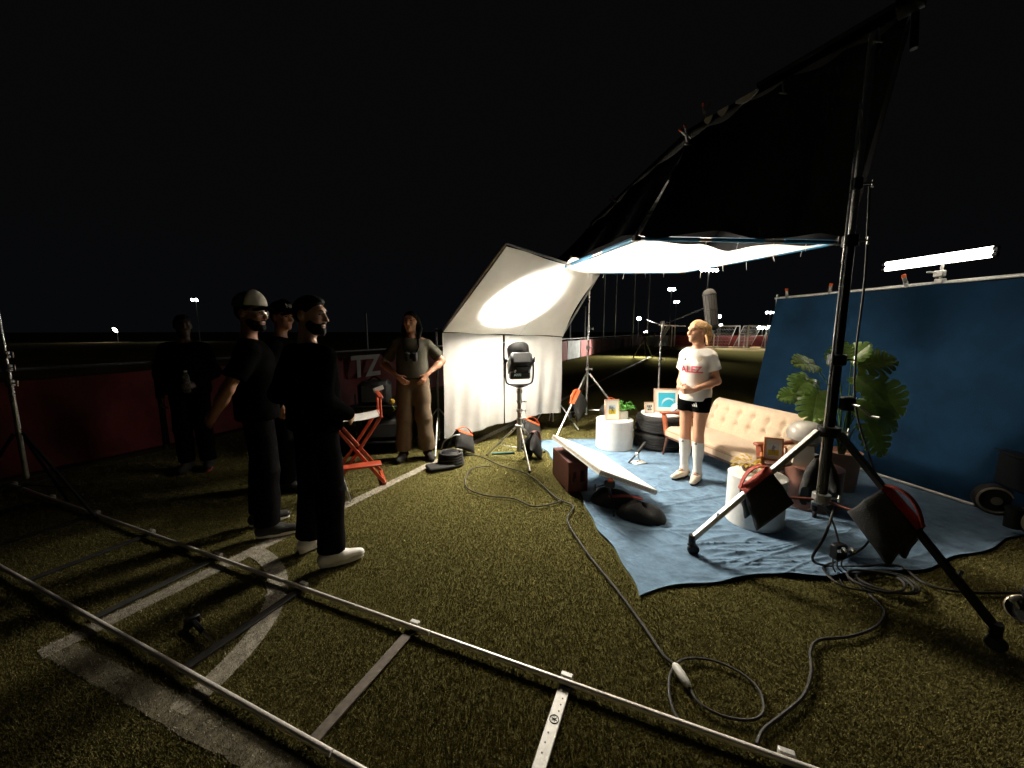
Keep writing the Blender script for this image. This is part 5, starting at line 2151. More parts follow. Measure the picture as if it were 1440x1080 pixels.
# ------------------------------------------------------------------ camera dolly at the right edge
DC = V(4.12, 2.98, 0)
t = thing('camera_dolly', 'dark camera dolly with a flat black case and pale rimmed wheel by the backdrop', 'dolly', tuple(DC))
mm = M()
mm.box(DC + V(.20, -.05, .43), (.50, .42, .28), rotz(-.35), .02)
obj('black_case', mm, BLKP, t)
mm = M()
mm.box(DC + V(.20, -.05, .578), (.53, .45, .012), rotz(-.35), .004)
obj('lid', mm, BLK, t)
for k, q in enumerate(((-.09, -.20), (.36, -.36), (.06, .22))):
    c_ = DC + V(q[0], q[1], .14)
    ax_ = frame_to(V(-.55, -.83, 0))
    mm = M()
    mm.lathe([(.05, -.045), (.118, -.045), (.128, -.03), (.128, .03), (.118, .045), (.05, .045)], c_, 28, ax_)
    wh = obj('wheel', mm, RUB, t)
    mm = M()
    mm.lathe([(.118, .046), (.104, .052), (.098, .047)], c_, 28, ax_, False)
    mm.lathe([(.03, .046), (.036, .06), (.01, .062)], c_, 16, ax_)
    obj('rim', mm, mat('pale_rim', (.45, .38, .28), .5, .3), wh)
mm = M()
mm.tube([DC + V(-.20, -.12, .20), DC + V(-.20, -.12, .06)], .05, 14)
mm.tube([DC + V(-.20, -.12, .22), DC + V(-.20, -.12, .20)], .055, 14)
obj('leveling_jack', mm, BLK, t)
mm = M()
mm.tube(spline([DC + V(.10, -.06, .60), DC + V(.08, -.10, .82), DC + V(.20, -.15, .96), DC + V(.45, -.2, .98)], 6), .014, 8)
obj('grab_bar', mm, BLK, t)
mm = M()
mm.tube([DC + V(.05, -.14, .60), DC + V(.09, -.16, .64)], .035, 14)
mm.tube([DC + V(-.02, -.24, .594), DC + V(.0, -.26, .62)], .022, 12)
obj('lens_cap', mm, STEEL, t)

# two casters of another rig poking in at the right edge
t = thing('rolling_base', 'metal rimmed casters of a rolling base standing on the dark turf', 'rolling base', (2.78, 1.80, 0))
for k, q in enumerate(((2.68, 1.70, .075), (2.80, 1.93, .075))):
    mm = M()
    q = V(*q)
    Fq = frame_to(V(-.72, -.45, .28))
    mm.lathe([(.030, -.02), (.070, -.02), (.075, -.012), (.075, .014), (.066, .020), (.060, .012), (.030, .012)], q, 26, Fq)
    wh = obj('caster_wheel', mm, RUB, t)
    mm = M()
    mm.lathe([(.068, .021), (.0725, .018), (.0755, .012), (.0755, .0)], q, 26, Fq, False)
    obj('metal_rim', mm, mat('tan_metal', (.45, .36, .26), .35, .8), wh)
    mm = M()
    mm.bar(q + V(-.045, .03, .05), q + V(-.01, .02, -.01), .03, .012, .004)
    mm.tube([q + V(-.06, .02, .04), q + V(-.02, .02, .06)], .011, 8)
    obj('brake_lever', mm, CHROME, wh)
mm = M()
mm.bar((2.70, 1.72, .17), (3.07, 1.95, .19), .05, .04, .006)
mm.bar((2.80, 1.94, .17), (3.07, 1.93, .19), .05, .04, .006)
mm.tube([V(2.69, 1.71, .10), V(2.70, 1.72, .17)], .014, 8)
mm.tube([V(2.80, 1.93, .10), V(2.80, 1.94, .17)], .014, 8)
obj('base_frame', mm, BLK, t)


# ------------------------------------------------------------------ people: signed distance bodies, one continuous surface each
def surface_nets(v, org, h):
    s = v < 0
    nx, ny, nz = v.shape
    C = {}
    for i in (0, 1):
        for j in (0, 1):
            for k in (0, 1):
                sl = (slice(i, nx - 1 + i), slice(j, ny - 1 + j), slice(k, nz - 1 + k))
                C[i, j, k] = (s[sl], v[sl])
    cnt = sum(C[q][0].astype(np.int8) for q in C)
    act = (cnt > 0) & (cnt < 8)
    idx = -np.ones(act.shape, np.int64)
    cells = np.argwhere(act)
    n = len(cells)
    idx[act] = np.arange(n)
    pos = np.zeros((n, 3))
    w_ = np.zeros(n)
    for a in C:
        for ax_ in range(3):
            if a[ax_] == 0:
                b = tuple(a[q] + (1 if q == ax_ else 0) for q in range(3))
                sa, va = C[a][0][act], C[a][1][act]
                sb, vb = C[b][0][act], C[b][1][act]
                d = sa != sb
                t_ = np.zeros(n)
                t_[d] = va[d] / (va[d] - vb[d])
                for q in range(3):
                    pos[d, q] += a[q] + (t_[d] if q == ax_ else 0)
                w_[d] += 1
    verts = (cells + pos / w_[:, None]) * h + org
    faces = []
    for ax_ in range(3):
        o1, o2 = [(1, 2), (2, 0), (0, 1)][ax_]
        sl0 = [slice(1, -1)] * 3
        sl1 = [slice(1, -1)] * 3
        sl0[ax_] = slice(0, -1)
        sl1[ax_] = slice(1, None)
        # edges with interior neighbours in the two other axes
        S0_ = s[tuple(sl0)]
        S1_ = s[tuple(sl1)]
        ch = np.argwhere(S0_ != S1_)
        if not len(ch):
            continue
        sgn = S0_[tuple(ch.T)]
        g = ch.copy()
        g[:, o1] += 1
        g[:, o2] += 1

        def cell(d1, d2):
            c_ = g.copy()
            c_[:, o1] -= d1
            c_[:, o2] -= d2
            return idx[tuple(c_.T)]
        q = np.stack([cell(1, 1), cell(0, 1), cell(0, 0), cell(1, 0)], 1)
        q[~sgn] = q[~sgn][:, ::-1]
        faces.append(q)
    f = np.concatenate(faces)
    f = f[(f >= 0).all(1)]
    return verts, f


class SDF:
    def __init__(s, h=.009, k=.02):
        s.h, s.k = h, k
        s.it = []
        s.post = []

    def ell(s, c, r, rot=None, op='u', k=None):
        c = np.array(c, float)
        r = np.array(r if hasattr(r, '__len__') else (r, r, r), float)
        m_ = r.max() + .01

        def f(X):
            p = X - c
            if rot is not None:
                p = p @ rot
            k0 = np.linalg.norm(p / r, axis=-1)
            k1 = np.linalg.norm(p / (r * r), axis=-1) + 1e-9
            return k0 * (k0 - 1) / k1
        s.it.append((f, c - m_, c + m_, op, k))
        return s

    def cap(s, a, b, ra, rb=None, op='u', k=None, flat=False, grow=0.0, sq=None):
        """round cone; flat=True cuts both ends square; sq=(axis, factor) thins along an axis"""
        a, b = np.array(a, float), np.array(b, float)
        rb = ra if rb is None else rb
        ra, rb = ra + grow, rb + grow
        m_ = max(ra, rb) + .01
        ab = b - a
        L2 = ab @ ab
        L = math.sqrt(L2)

        def f(X):
            p = X - a
            t_ = p @ ab / L2
            tc_ = np.clip(t_, 0, 1)
            q = p - tc_[..., None] * ab if not flat else p - t_[..., None] * ab
            if sq is not None:
                ax_ = np.array(sq[0], float)
                q = q + (q @ ax_)[..., None] * ax_ * (1 / sq[1] - 1)
            d = np.linalg.norm(q, axis=-1) - (ra + (rb - ra) * tc_)
            if flat:
                d = np.maximum(d, np.maximum(-t_, t_ - 1) * L)
            return d
        s.it.append((f, np.minimum(a, b) - m_ * (1 if sq is None else max(1, sq[1])), np.maximum(a, b) + m_ * (1 if sq is None else max(1, sq[1])), op, k))
        return s

    def chain(s, pts, rs, **kw):
        for i in range(len(pts) - 1):
            s.cap(pts[i], pts[i + 1], rs[i], rs[i + 1], **kw)
        return s

    def cut(s, fn):
        s.post.append(fn)
        return s

    def mesh(s):
        lo = np.min([q[1] for q in s.it if q[3] == 'u'], 0) - .03
        hi = np.max([q[2] for q in s.it if q[3] == 'u'], 0) + .03
        n = np.ceil((hi - lo) / s.h).astype(int) + 1
        g = [lo[q] + np.arange(n[q]) * s.h for q in range(3)]
        v = np.full(tuple(n), 1.0)
        for f, l, u, op, k in s.it:
            k = s.k if k is None else k
            mg = k + 2.5 * s.h
            sl = []
            for q in range(3):
                i0 = max(0, int((l[q] - mg - lo[q]) / s.h))
                i1 = min(n[q], int((u[q] + mg - lo[q]) / s.h) + 2)
                sl.append(slice(i0, max(i0 + 1, i1)))
            sl = tuple(sl)
            X = np.stack(np.meshgrid(g[0][sl[0]], g[1][sl[1]], g[2][sl[2]], indexing='ij'), -1)
            d = f(X)
            b = v[sl]
            if op == 'u':
                hh = np.maximum(k - np.abs(d - b), 0) / max(k, 1e-6)
                v[sl] = np.minimum(d, b) - hh * hh * k / 4
            else:
                hh = np.maximum(k - np.abs(-d - b), 0) / max(k, 1e-6)
                v[sl] = np.maximum(-d, b) + hh * hh * k / 4
        if s.post:
            X = np.stack(np.meshgrid(*g, indexing='ij'), -1)
            near = np.abs(v) < .08
            Xn = X[near]
            vn = v[near]
            for fn in s.post:
                vn = fn(Xn, vn)
            v[near] = vn
            inside = (v < 0) & ~near
            if inside.any():
                Xi, vi = X[inside], v[inside]
                for fn in s.post:
                    vi = fn(Xi, vi)
                v[inside] = vi
        verts, faces = surface_nets(v, lo, s.h)
        # two light smoothing passes
        e = np.concatenate([faces[:, [0, 1]], faces[:, [1, 2]], faces[:, [2, 3]], faces[:, [3, 0]]])
        for _ in range(2):
            acc = np.zeros_like(verts)
            cn = np.zeros(len(verts))
            for q in (0, 1):
                np.add.at(acc, e[:, q], verts[e[:, 1 - q]])
                np.add.at(cn, e[:, q], 1)
            verts = verts * .55 + .45 * acc / np.maximum(cn, 1)[:, None]
        mk = M()
        mk.v = verts
        mk.f = [tuple(q) for q in faces.tolist()]
        mk.mi = [0] * len(mk.f)
        return mk


def folds(amp, seed, sc_=1.0, zdir=True):
    a = random.Random(seed)
    w_ = [(V(a.uniform(-14, 14), a.uniform(-14, 14), a.uniform(-30, 30)) * sc_, a.uniform(0, 6), a.uniform(.4, 1)) for _ in range(6)]

    def fn(X, v):
        dsp = sum(np.sin(X @ k_ + p_ + 1.3 * np.sin(X @ (k_[[1, 2, 0]] * .4))) * c_ for k_, p_, c_ in w_) / 3.5
        return v + amp * dsp
    return fn


def decal(vv, ff, target, center, right, up, ray, off=.004):
    bv = BVHTree.FromPolygons([tuple(q) for q in np.array(target.v)], target.f)
    mk = M()
    out = []
    ray = np.array(ray, float) / np.linalg.norm(ray)
    for q in vv:
        p = np.array(center) + np.array(right) * q[0] + np.array(up) * q[1]
        h_ = bv.ray_cast(Vector(p - ray * .6), Vector(ray))
        loc = np.array(h_[0]) if h_[0] is not None else p
        out.append(loc - ray * off)
    return mk.add(out, ff)


def subdiv(vv, ff, n):
    """cut polygons finer so that prints follow the cloth"""
    bm = bmesh.new()
    vs_ = [bm.verts.new(tuple(q)) for q in vv]
    for f in ff:
        try:
            bm.faces.new([vs_[i] for i in f])
        except ValueError:
            pass
    bmesh.ops.triangulate(bm, faces=bm.faces)
    bmesh.ops.subdivide_edges(bm, edges=bm.edges, cuts=n, use_grid_fill=True)
    bm.verts.index_update()
    a = np.array([tuple(q.co) for q in bm.verts])
    b = [tuple(v_.index for v_ in f.verts) for f in bm.faces]
    bm.free()
    return a, b


def stripes_logo(s):
    """three slanted bars rising to the right"""
    vv, ff = [], []
    for i, h_ in enumerate((.35, .62, .9)):
        o = len(vv)
        x = -.5 + i * .36
        for q in ((x, -.45), (x + .28, -.45), (x + .28 - .14, -.45 + h_), (x - .14, -.45 + h_)):
            vv.append((q[0] * s, q[1] * s, 0))
        ff.append((o, o + 1, o + 2, o + 3))
    return np.array(vv), ff


def build_person(label, loc, rz, height, P, group=None):
    """P: pose and outfit. Local frame faces -y, x is the person's left."""
    t = thing('person', label, 'person', loc, rz, group)
    S = height / 1.75
    H_ = P.get('h', .009)
    g = P.get('build', 1.0)

    def v(x, y, z):
        return V(x * S, y * S, z * S)
    lean = P.get('lean', 0.0)
    gh = min(1.0, g + .14)
    hips = [v(-.088 * gh, 0, .93), v(.088 * gh, 0, .93)]
    knees = [v(*q) for q in P['knees']]
    ankles = [v(*q) for q in P['ankles']]
    toes = [v(*q) for q in P['toes']]
    sh = [v(-.172 * g, .012, 1.385), v(.172 * g, .012, 1.385)]
    el = [v(*q) for q in P['elbows']]
    wr = [v(*q) for q in P['wrists']]
    hd_ = [v(*q) for q in P['hands']]        # fingertips direction targets
    yaw = P.get('yaw', 0.0)
    pit = P.get('pitch', 0.0)
    HR = rotz(yaw) @ rotx(pit)
    piv = v(0, .012, 1.50)

    def hv(x, y, z):                            # head frame point, origin at the neck pivot (unscaled metres of a 1.75 m person)
        return piv + HR @ (V(x, y - .012, z - 1.50) * S)

    def torso(F, gr=0.0, k=None):
        F.ell(v(0, .005, .955), (.158 * g * S + gr, .112 * S + gr, .125 * S + gr), k=k)
        F.ell(v(0, 0, 1.10), (.138 * g * S + gr, .098 * S * P.get('belly', 1.0) + gr, .15 * S + gr), k=k)
        F.ell(v(0, .002, 1.275), (.160 * g * S + gr, .112 * S + gr, .165 * S + gr), k=k)
        F.cap(v(-.115 * g, .014, 1.385), v(.115 * g, .014, 1.385), .054 * S + gr * .8, k=k)
        if P.get('female'):
            for s in (-1, 1):
                F.ell(v(.066 * s, -.075, 1.27), (.058 * S + gr * .6, .050 * S + gr * .6, .055 * S + gr * .6), k=.03)

    # ---- body
    F = SDF(H_, .030 * S)
    torso(F)
    F.cap(v(0, .022, 1.41), hv(0, .012, 1.555), .054 * S, .052 * S)
    F.cap(v(-.10, .02, 1.425), v(.10, .02, 1.425), .035 * S, k=.05)
    # head
    F.ell(hv(0, .010, 1.658), (.074 * S, .094 * S, .094 * S), HR, k=.03)
    F.ell(hv(0, -.028, 1.592), (.056 * S, .068 * S, .072 * S), HR, k=.035)
    F.ell(hv(0, -.078, 1.548), (.026 * S, .020 * S, .020 * S), HR, k=.025)
    F.ell(hv(0, -.074, 1.676), (.050 * S, .018 * S, .016 * S), HR, k=.02)      # brow
    for s in (-1, 1):
        F.ell(hv(.036 * s, -.070, 1.618), (.024 * S, .022 * S, .022 * S), HR, k=.02)    # cheeks
        F.ell(hv(.032 * s, -.099, 1.650), (.017 * S, .014 * S, .012 * S), HR, op='s', k=.012)
        F.ell(hv(.0745 * s, .012, 1.632), (.010 * S, .020 * S, .032 * S), HR @ rotx(.15), k=.008)
    F.cap(hv(0, -.088, 1.660), hv(0, -.113, 1.617), .0095 * S, .0135 * S, k=.012)
    for s in (-1, 1):
        F.ell(hv(.011 * s, -.102, 1.612), (.009 * S, .011 * S, .008 * S), HR, k=.008)
    F.cap(hv(-.016, -.089, 1.583), hv(.016, -.089, 1.583), .0085 * S, k=.008)
    F.cap(hv(-.013, -.088, 1.572), hv(.013, -.088, 1.572), .0085 * S, k=.008)
    # limbs
    for i in (0, 1):
        s = -1 if i == 0 else 1
        F.cap(sh[i], sh[i] + (el[i] - sh[i]) * .5, .052 * S, .047 * S)
        F.cap(sh[i] + (el[i] - sh[i]) * .4, el[i], .046 * S, .037 * S)
        F.cap(el[i], el[i] + (wr[i] - el[i]) * .35, .037 * S, .038 * S)
        F.cap(el[i] + (wr[i] - el[i]) * .3, wr[i], .038 * S, .025 * S)
        # hand: palm, four fingers, thumb
        d = hd_[i] - wr[i]
        d /= np.linalg.norm(d)
        side = np.array(P['thumb'][i], float)
        side = side - d * (side @ d)
        side /= np.linalg.norm(side)
        nrm = np.cross(d, side)
        curl = np.array(P['curl'][i], float)
        curl = curl - side * (curl @ side)
        curl /= np.linalg.norm(curl) + 1e-9
        pc_ = wr[i] + d * (.050 * S)
        for q in (-.026, -.009, .009, .026):
            F.cap(wr[i] + side * (q * .6 * S) + d * .01, wr[i] + d * (.085 * S) + side * (q * S), .0145 * S, .0115 * S, k=.012)
        cu_ = P.get('curlamt', .6)
        for n_, (q, L) in enumerate(((.030, .070), (.010, .078), (-.010, .073), (-.029, .058))):
            b0 = wr[i] + d * (.085 * S) + side * (q * S)
            d1 = d * math.cos(cu_ * .6) + curl * math.sin(cu_ * .6)
            d2 = d * math.cos(cu_ * 1.7) + curl * math.sin(cu_ * 1.7)
            b1 = b0 + d1 * (L * .5 * S)
            F.cap(b0, b1, .0098 * S, .0090 * S, k=.004)
            F.cap(b1, b1 + d2 * (L * .5 * S), .0090 * S, .0075 * S, k=.003)
        tb0 = wr[i] + d * (.025 * S) + side * (.022 * S)
        td = d * .72 + side * .6 + curl * .35
        td /= np.linalg.norm(td)
        tb1 = tb0 + td * (.045 * S)
        F.cap(tb0, tb1, .014 * S, .011 * S, k=.010)
        F.cap(tb1, tb1 + (d * .9 + curl * .4 + side * .1) * (.034 * S), .0108 * S, .0085 * S, k=.004)
        # leg
        F.cap(hips[i], knees[i], .084 * S, .053 * S)
        F.cap(knees[i], ankles[i], .052 * S, .035 * S)
        bk_ = V(0, 1, 0) * .022 * S
        F.cap(knees[i] + (ankles[i] - knees[i]) * .15 + bk_, knees[i] + (ankles[i] - knees[i]) * .5 + bk_ * .8, .042 * S, .036 * S, k=.05)
        F.cap(ankles[i], ankles[i] + (toes[i] - ankles[i]) * .7, .032 * S, .016 * S)
        ft = toes[i] - ankles[i]
        F.cap(ankles[i] - V(ft[0], ft[1], 0) * .12 + V(0, 0, -.03 * S), ankles[i] + ft * .7, .024 * S, .016 * S)
    body = obj('body', F.mesh(), P['skin'], t, True, ang=180)
    for s in (-1, 1):
        mm = M()
        mm.ell(hv(.032 * s, -.0835, 1.650), (.0105 * S, .006 * S, .0055 * S), HR, 10, 6)
        obj('eye', mm, EYE, body, True)
        mm = M()
        mm.tube([hv((.014 + .03 * q) * s, -.0945 + .016 * q * q, 1.669 + .006 * math.sin(pi * q)) for q in np.linspace(0, 1, 5)], [.003, .0042, .0042, .0036, .002], 6)
        obj('eyebrow', mm, P['hairmat'], body, True)
    mm = M()
    mm.tube([hv(q, -.0985 + 6 * q * q, 1.578) for q in np.linspace(-.021, .021, 7)], [.001, .003, .0042, .0044, .0042, .003, .001], 6)
    obj('lips', mm, LIP, body, True)

    # ---- trousers / shorts
    leg_end = P['leg_end']        # 1 = ankle, <1 fraction of thigh for shorts
    lw = P.get('legw', .016)
    F = SDF(H_, .03 * S)
    F.ell(v(0, .005, .955), (.158 * g * S + .012, .112 * S + .014, .120 * S + .012))
    F.cap(v(-.05 * gh, .0, 1.02), v(.05 * gh, .0, 1.02), .105 * S * gh, k=.04)
    for i in (0, 1):
        if leg_end < 1:
            kk = hips[i] + (knees[i] - hips[i]) * leg_end
            F.cap(hips[i] + V(0, 0, .02), kk, .086 * S + lw, .084 * S + lw, flat=True)
        else:
            F.cap(hips[i], knees[i], .088 * S + lw * .6, .066 * S + lw)
            end = knees[i] + (ankles[i] - knees[i]) * P.get('hem', .97)
            F.cap(knees[i], end, .066 * S + lw, P.get('hemr', .058) * S + lw, flat=True, k=.02)
    wz = P.get('waist', 1.04) * S
    F.cut(lambda X, d: np.maximum(d, X[:, 2] - wz))
    F.cut(folds(P.get('fold', .006), sum(map(ord, label)) % 97 + 3, 1.0))
    trs = F.mesh()
    tro = obj('trousers' if leg_end >= 1 else 'shorts', trs, P['pants'], t, True, ang=70)

    # ---- top
    F = SDF(H_, .03 * S)
    gr = P.get('topgrow', .016)
    torso(F, gr, k=.05)
    hem_z = P.get('tophem', .90) * S
    F.cap(v(-.045 * g, .0, 1.15), v(-.04 * g, .003, hem_z / S - .02), P.get('drape', .118) * S + gr, P.get('drape', .118) * S + gr * 1.3, k=.05, sq=((0, 1, 0), .90))
    F.cap(v(.045 * g, .0, 1.15), v(.04 * g, .003, hem_z / S - .02), P.get('drape', .118) * S + gr, P.get('drape', .118) * S + gr * 1.3, k=.05, sq=((0, 1, 0), .90))
    F.cap(v(-.065, .02, 1.435), v(.065, .02, 1.435), .034 * S + gr * .4, k=.05)
    sl = P['sleeve']
    for i in (0, 1):
        if sl < 1:
            e = sh[i] + (el[i] - sh[i]) * sl
            F.cap(sh[i], e, .050 * S + gr * .6, .057 * S + gr * .8, flat=True, k=.03)
            F.ell(sh[i], .050 * S + gr * .6)
        else:
            F.cap(sh[i], el[i], .052 * S + gr * .6, .047 * S + gr * .8)
            e = el[i] + (wr[i] - el[i]) * .95
            F.cap(el[i], e, .047 * S + gr * .8, .033 * S + gr * .6, flat=False)
    cz = P.get('collar', 1.463) * S
    F.cut(lambda X, d: np.maximum(d, X[:, 2] - cz + np.clip(-X[:, 1], 0, .2) * .35))
    F.cut(lambda X, d: np.maximum(d, hem_z - X[:, 2] + np.where(np.abs(X[:, 0]) > .26 * S, -1.0, 0)))
    F.cut(folds(P.get('fold', .006), sum(map(ord, label)) % 89 + 11, .9))
    top = F.mesh()
    tpo = obj(P.get('topname', 'shirt'), top, P['top'], t, True, ang=70)

    # ---- socks
    if P.get('sock'):
        for i in (0, 1):
            F = SDF(.007, .03)
            k0 = knees[i] + (ankles[i] - knees[i]) * P.get('socktop', .06)
            bk_ = V(0, 1, 0) * .022 * S
            F.cap(k0, ankles[i], .054 * S, .041 * S, flat=True)
            F.cap(knees[i] + (ankles[i] - knees[i]) * .2 + bk_, knees[i] + (ankles[i] - knees[i]) * .5 + bk_ * .8, .045 * S, .040 * S, k=.05)
            F.ell(ankles[i], .044 * S)
            F.cut(folds(.0022, 5 + i, 1.6))
            sk = F.mesh()
            so = obj('sock', sk, P['sock'], t, True, ang=70)
            vv, ff = stripes_logo(.028)
            c_ = k0 + V(0, 0, -.05) + V(0, -.05, 0)
            obj('sock_mark', decal(vv, ff, sk, c_, (1, 0, 0), (0, 0, 1), (0, 1, 0), .0025), BLKP, so, True, flat=True)
    # ---- shoes
    for i in (0, 1):
        ft = (toes[i] - ankles[i]) * V(1, 1, 0)
        fl = ft / np.linalg.norm(ft)
        a_ = V(ankles[i][0], ankles[i][1], 0)
        F = SDF(.0065, .025)
        F.cap(a_ - fl * .045 * S + V(0, 0, .050), a_ + fl * .06 * S + V(0, 0, .048), .042 * S, .044 * S)
        F.cap(a_ + fl * .06 * S + V(0, 0, .045), a_ + fl * .175 * S + V(0, 0, .030), .044 * S, .034 * S)
        F.cap(a_ - fl * .03 * S + V(0, 0, .06), a_ + fl * .01 * S + V(0, 0, .095 * P.get('shoeh', 1)), .041 * S, .044 * S)
        F.cut(lambda X, d: np.maximum(d, .020 - X[:, 2]))
        F.cut(lambda X, d: np.maximum(d, X[:, 2] - .098 * P.get('shoeh', 1)))
        so = obj('shoe', F.mesh(), P['shoe'], t, True, ang=60)
        mm = M()
        out = []
        sd = V(-fl[1], fl[0], 0)
        for q in np.linspace(0, 2 * pi, 28, False):
            cx_ = math.cos(q)
            ln = .062 + cx_ * .140
            wd_ = (.040 + .006 * cx_) * math.sin(q)
            out.append(a_ + fl * (ln * S) + sd * (wd_ * S))
        mm.add([o_ + V(0, 0, z_) for z_ in (.002, .006, .024) for o_ in out], [tuple(range(28))[::-1]] + [(r_ * 28 + q, r_ * 28 + (q + 1) % 28, (r_ + 1) * 28 + (q + 1) % 28, (r_ + 1) * 28 + q) for r_ in (0, 1) for q in range(28)] + [tuple(range(56, 84))])
        obj('sole', mm, P.get('sole', [P['shoe']] * 2)[i], so, True)
        mm = M()
        for q in range(4):
            c_ = a_ + fl * ((.055 + .022 * q) * S) + V(0, 0, (.094 - .011 * q))
            mm.tube([c_ - sd * .024, c_ + V(0, 0, .004), c_ + sd * .024], .0028, 5)
        obj('laces', mm, P.get('lace', P['shoe']), so, True)

    # ---- hair
    hs = P.get('hair', 'short')
    F = SDF(.0065, .02)
    F.ell(hv(0, .013, 1.660), (.079 * S, .097 * S, .098 * S), HR)
    if hs == 'pony':
        F.ell(hv(0, .085, 1.690), (.040 * S, .034 * S, .036 * S), HR, k=.03)
        F.chain([hv(0, .105, 1.69), hv(0, .140, 1.66), hv(0, .150, 1.58), hv(.006, .135, 1.49)], [.028 * S, .034 * S, .032 * S, .014 * S])
    elif hs == 'long':
        F.chain([hv(-.06, .04, 1.66), hv(-.085, .03, 1.55), hv(-.085, -.0, 1.44)], [.04 * S, .036 * S, .02 * S])
        F.chain([hv(.06, .04, 1.66), hv(.085, .03, 1.55), hv(.085, .0, 1.44)], [.04 * S, .036 * S, .02 * S])
        F.chain([hv(0, .07, 1.64), hv(0, .07, 1.50)], [.06 * S, .05 * S])
    else:
        F.ell(hv(0, -.02, 1.728), (.058 * S, .062 * S, .030 * S), HR, k=.02)

    def hairline(X, d):
        L = (X - piv) @ HR / S + V(0, .012, 1.50)
        y, z = L[:, 1], L[:, 2]
        ax_ = np.abs(L[:, 0])
        # keep hair above the forehead line, behind the temples and above the nape
        fore = (1.712 - z) - (y + .07) * 1.15        # >0 means on the face side
        fore = np.minimum(fore, (-.012 - y) * 1.0 + .02 + (1.66 - z) * -.15) if hs == 'pony' else np.minimum(fore, (-.018 - y) + .012 * 0 + .004)
        face = fore * S * .8
        nape = ((1.585 if hs != 'long' else 1.40) - z) * S
        if hs == 'pony':
            nape = np.where(y > .075, -1, nape)
        ear = .034 * S - np.linalg.norm((L - np.array([0, .010, 1.628])) * np.array([0, 1, 1]), axis=1) * S
        ear = np.where((ax_ > .055) & (hs != 'long'), ear, -1)
        return np.maximum(np.maximum(d, face), np.maximum(nape, ear))
    F.cut(hairline)
    F.cut(folds(.0035, 31, 3.2))
    ha = obj('hair', F.mesh(), P['hairmat'], body, True, ang=60)
    if P.get('beard'):
        F = SDF(.006, .02)
        F.ell(hv(0, -.024, 1.596), (.0635 * S, .0745 * S, .088 * S), HR)
        F.ell(hv(0, -.078, 1.545), (.034 * S, .030 * S, .032 * S), HR)

        def br(X, d):
            L = (X - piv) @ HR / S + V(0, .012, 1.50)
            up_ = (L[:, 2] - (1.588 + (L[:, 1] + .10) * .60 - .02 * (np.abs(L[:, 0]) < .02))) * S
            mouth = .016 * S - np.linalg.norm((L - np.array([0, -.10, 1.577])) * np.array([.7, .5, 1.6]), axis=1) * S
            backp = (L[:, 1] - .016) * S
            return np.maximum(np.maximum(d, up_), np.maximum(mouth, np.maximum(backp, (1.515 - L[:, 2]) * S)))
        F.cut(br)
        F.cut(folds(.002, 17, 4))
        obj('beard', F.mesh(), P['hairmat'], body, True, ang=60)
        mm = M()
        mm.tube([hv(q, -.100 + 10 * q * q, 1.5965 - 8 * q * q) for q in np.linspace(-.026, .026, 7)], [.003, .005, .006, .006, .006, .005, .003], 6)
        obj('moustache', mm, P['hairmat'], body, True)
    if P.get('cap'):
        cm, fm, bm_ = P['cap']
        F = SDF(.0065, .02)
        F.ell(hv(0, .012, 1.690), (.092 * S, .109 * S, .100 * S), HR)

        def cc(X, d):
            L = (X - piv) @ HR / S + V(0, .012, 1.50)
            return np.maximum(d, (1.684 - L[:, 2] - L[:, 1] * .10) * S)
        F.cut(cc)
        cpm = F.mesh()
        cp_ = obj('cap', cpm, cm, t, True, ang=60)
        F = SDF(.0065, .02)
        F.ell(hv(0, .006, 1.692), (.0945 * S, .112 * S, .118 * S), HR)

        def cf(X, d):
            L = (X - piv) @ HR / S + V(0, .012, 1.50)
            return np.maximum(np.maximum(d, (1.688 - L[:, 2] - L[:, 1] * .10) * S), (L[:, 1] + .010) * S)
        F.cut(cf)
        cfm = F.mesh()
        obj('front_panel', cfm, fm, cp_, True, ang=60)
        mm = M()
        mm.grid(lambda u, w__: hv((.080 + .002 * w__) * math.sin((u - .5) * 2.7) * (1 - .05 * w__), -.055 - .045 * math.cos((u - .5) * 2.7) - .050 * w__ * (math.cos((u - .5) * 2.7) ** .6 if abs(u - .5) < .5 else .3), 1.694 - .010 * w__ - .35 * (.08 * math.sin((u - .5) * 2.7)) ** 2 / .08), 16, 5, .004)
        obj('brim', mm, bm_, cp_, True)
        if P.get('captext'):
            vv, ff = text_mesh(P['captext'], .052, 0, .001)
            vv, ff = subdiv(vv, ff, 1)
            rt, up_, ry = HR @ V(1, 0, 0), HR @ V(0, 0, 1), HR @ V(0, 1, 0)
            obj('cap_letters', decal(vv, ff, cfm, hv(0, -.1, 1.745), rt, up_, ry, .003), mat('cap_letter_white', (.7, .68, .62), .8), cp_, True, flat=True)
    if P.get('glasses'):
        mm = M()
        for s in (-1, 1):
            mm.tube([hv(.033 * s + .021 * math.cos(q), -.104 + .010 * abs(math.cos(q)) * (1 if math.cos(q) * s > 0 else 0), 1.648 + .017 * math.sin(q)) for q in np.linspace(0, 2 * pi, 18, False)], .0016, 5, True)
            mm.tube([hv(.055 * s, -.092, 1.652), hv(.076 * s, .0, 1.650)], .0016, 5)
        mm.tube([hv(-.012, -.106, 1.652), hv(.012, -.106, 1.652)], .0016, 5)
        obj('glasses', mm, CHROME, t, True)
    return t, dict(v=v, hv=hv, top=top, tpo=tpo, trs=trs, tro=tro, S=S, wr=wr, body=body)


STR = dict(knees=[(-.095, -.01, .50), (.095, -.01, .50)], ankles=[(-.10, .02, .085), (.10, .02, .085)], toes=[(-.125, -.16, .03), (.125, -.16, .03)])

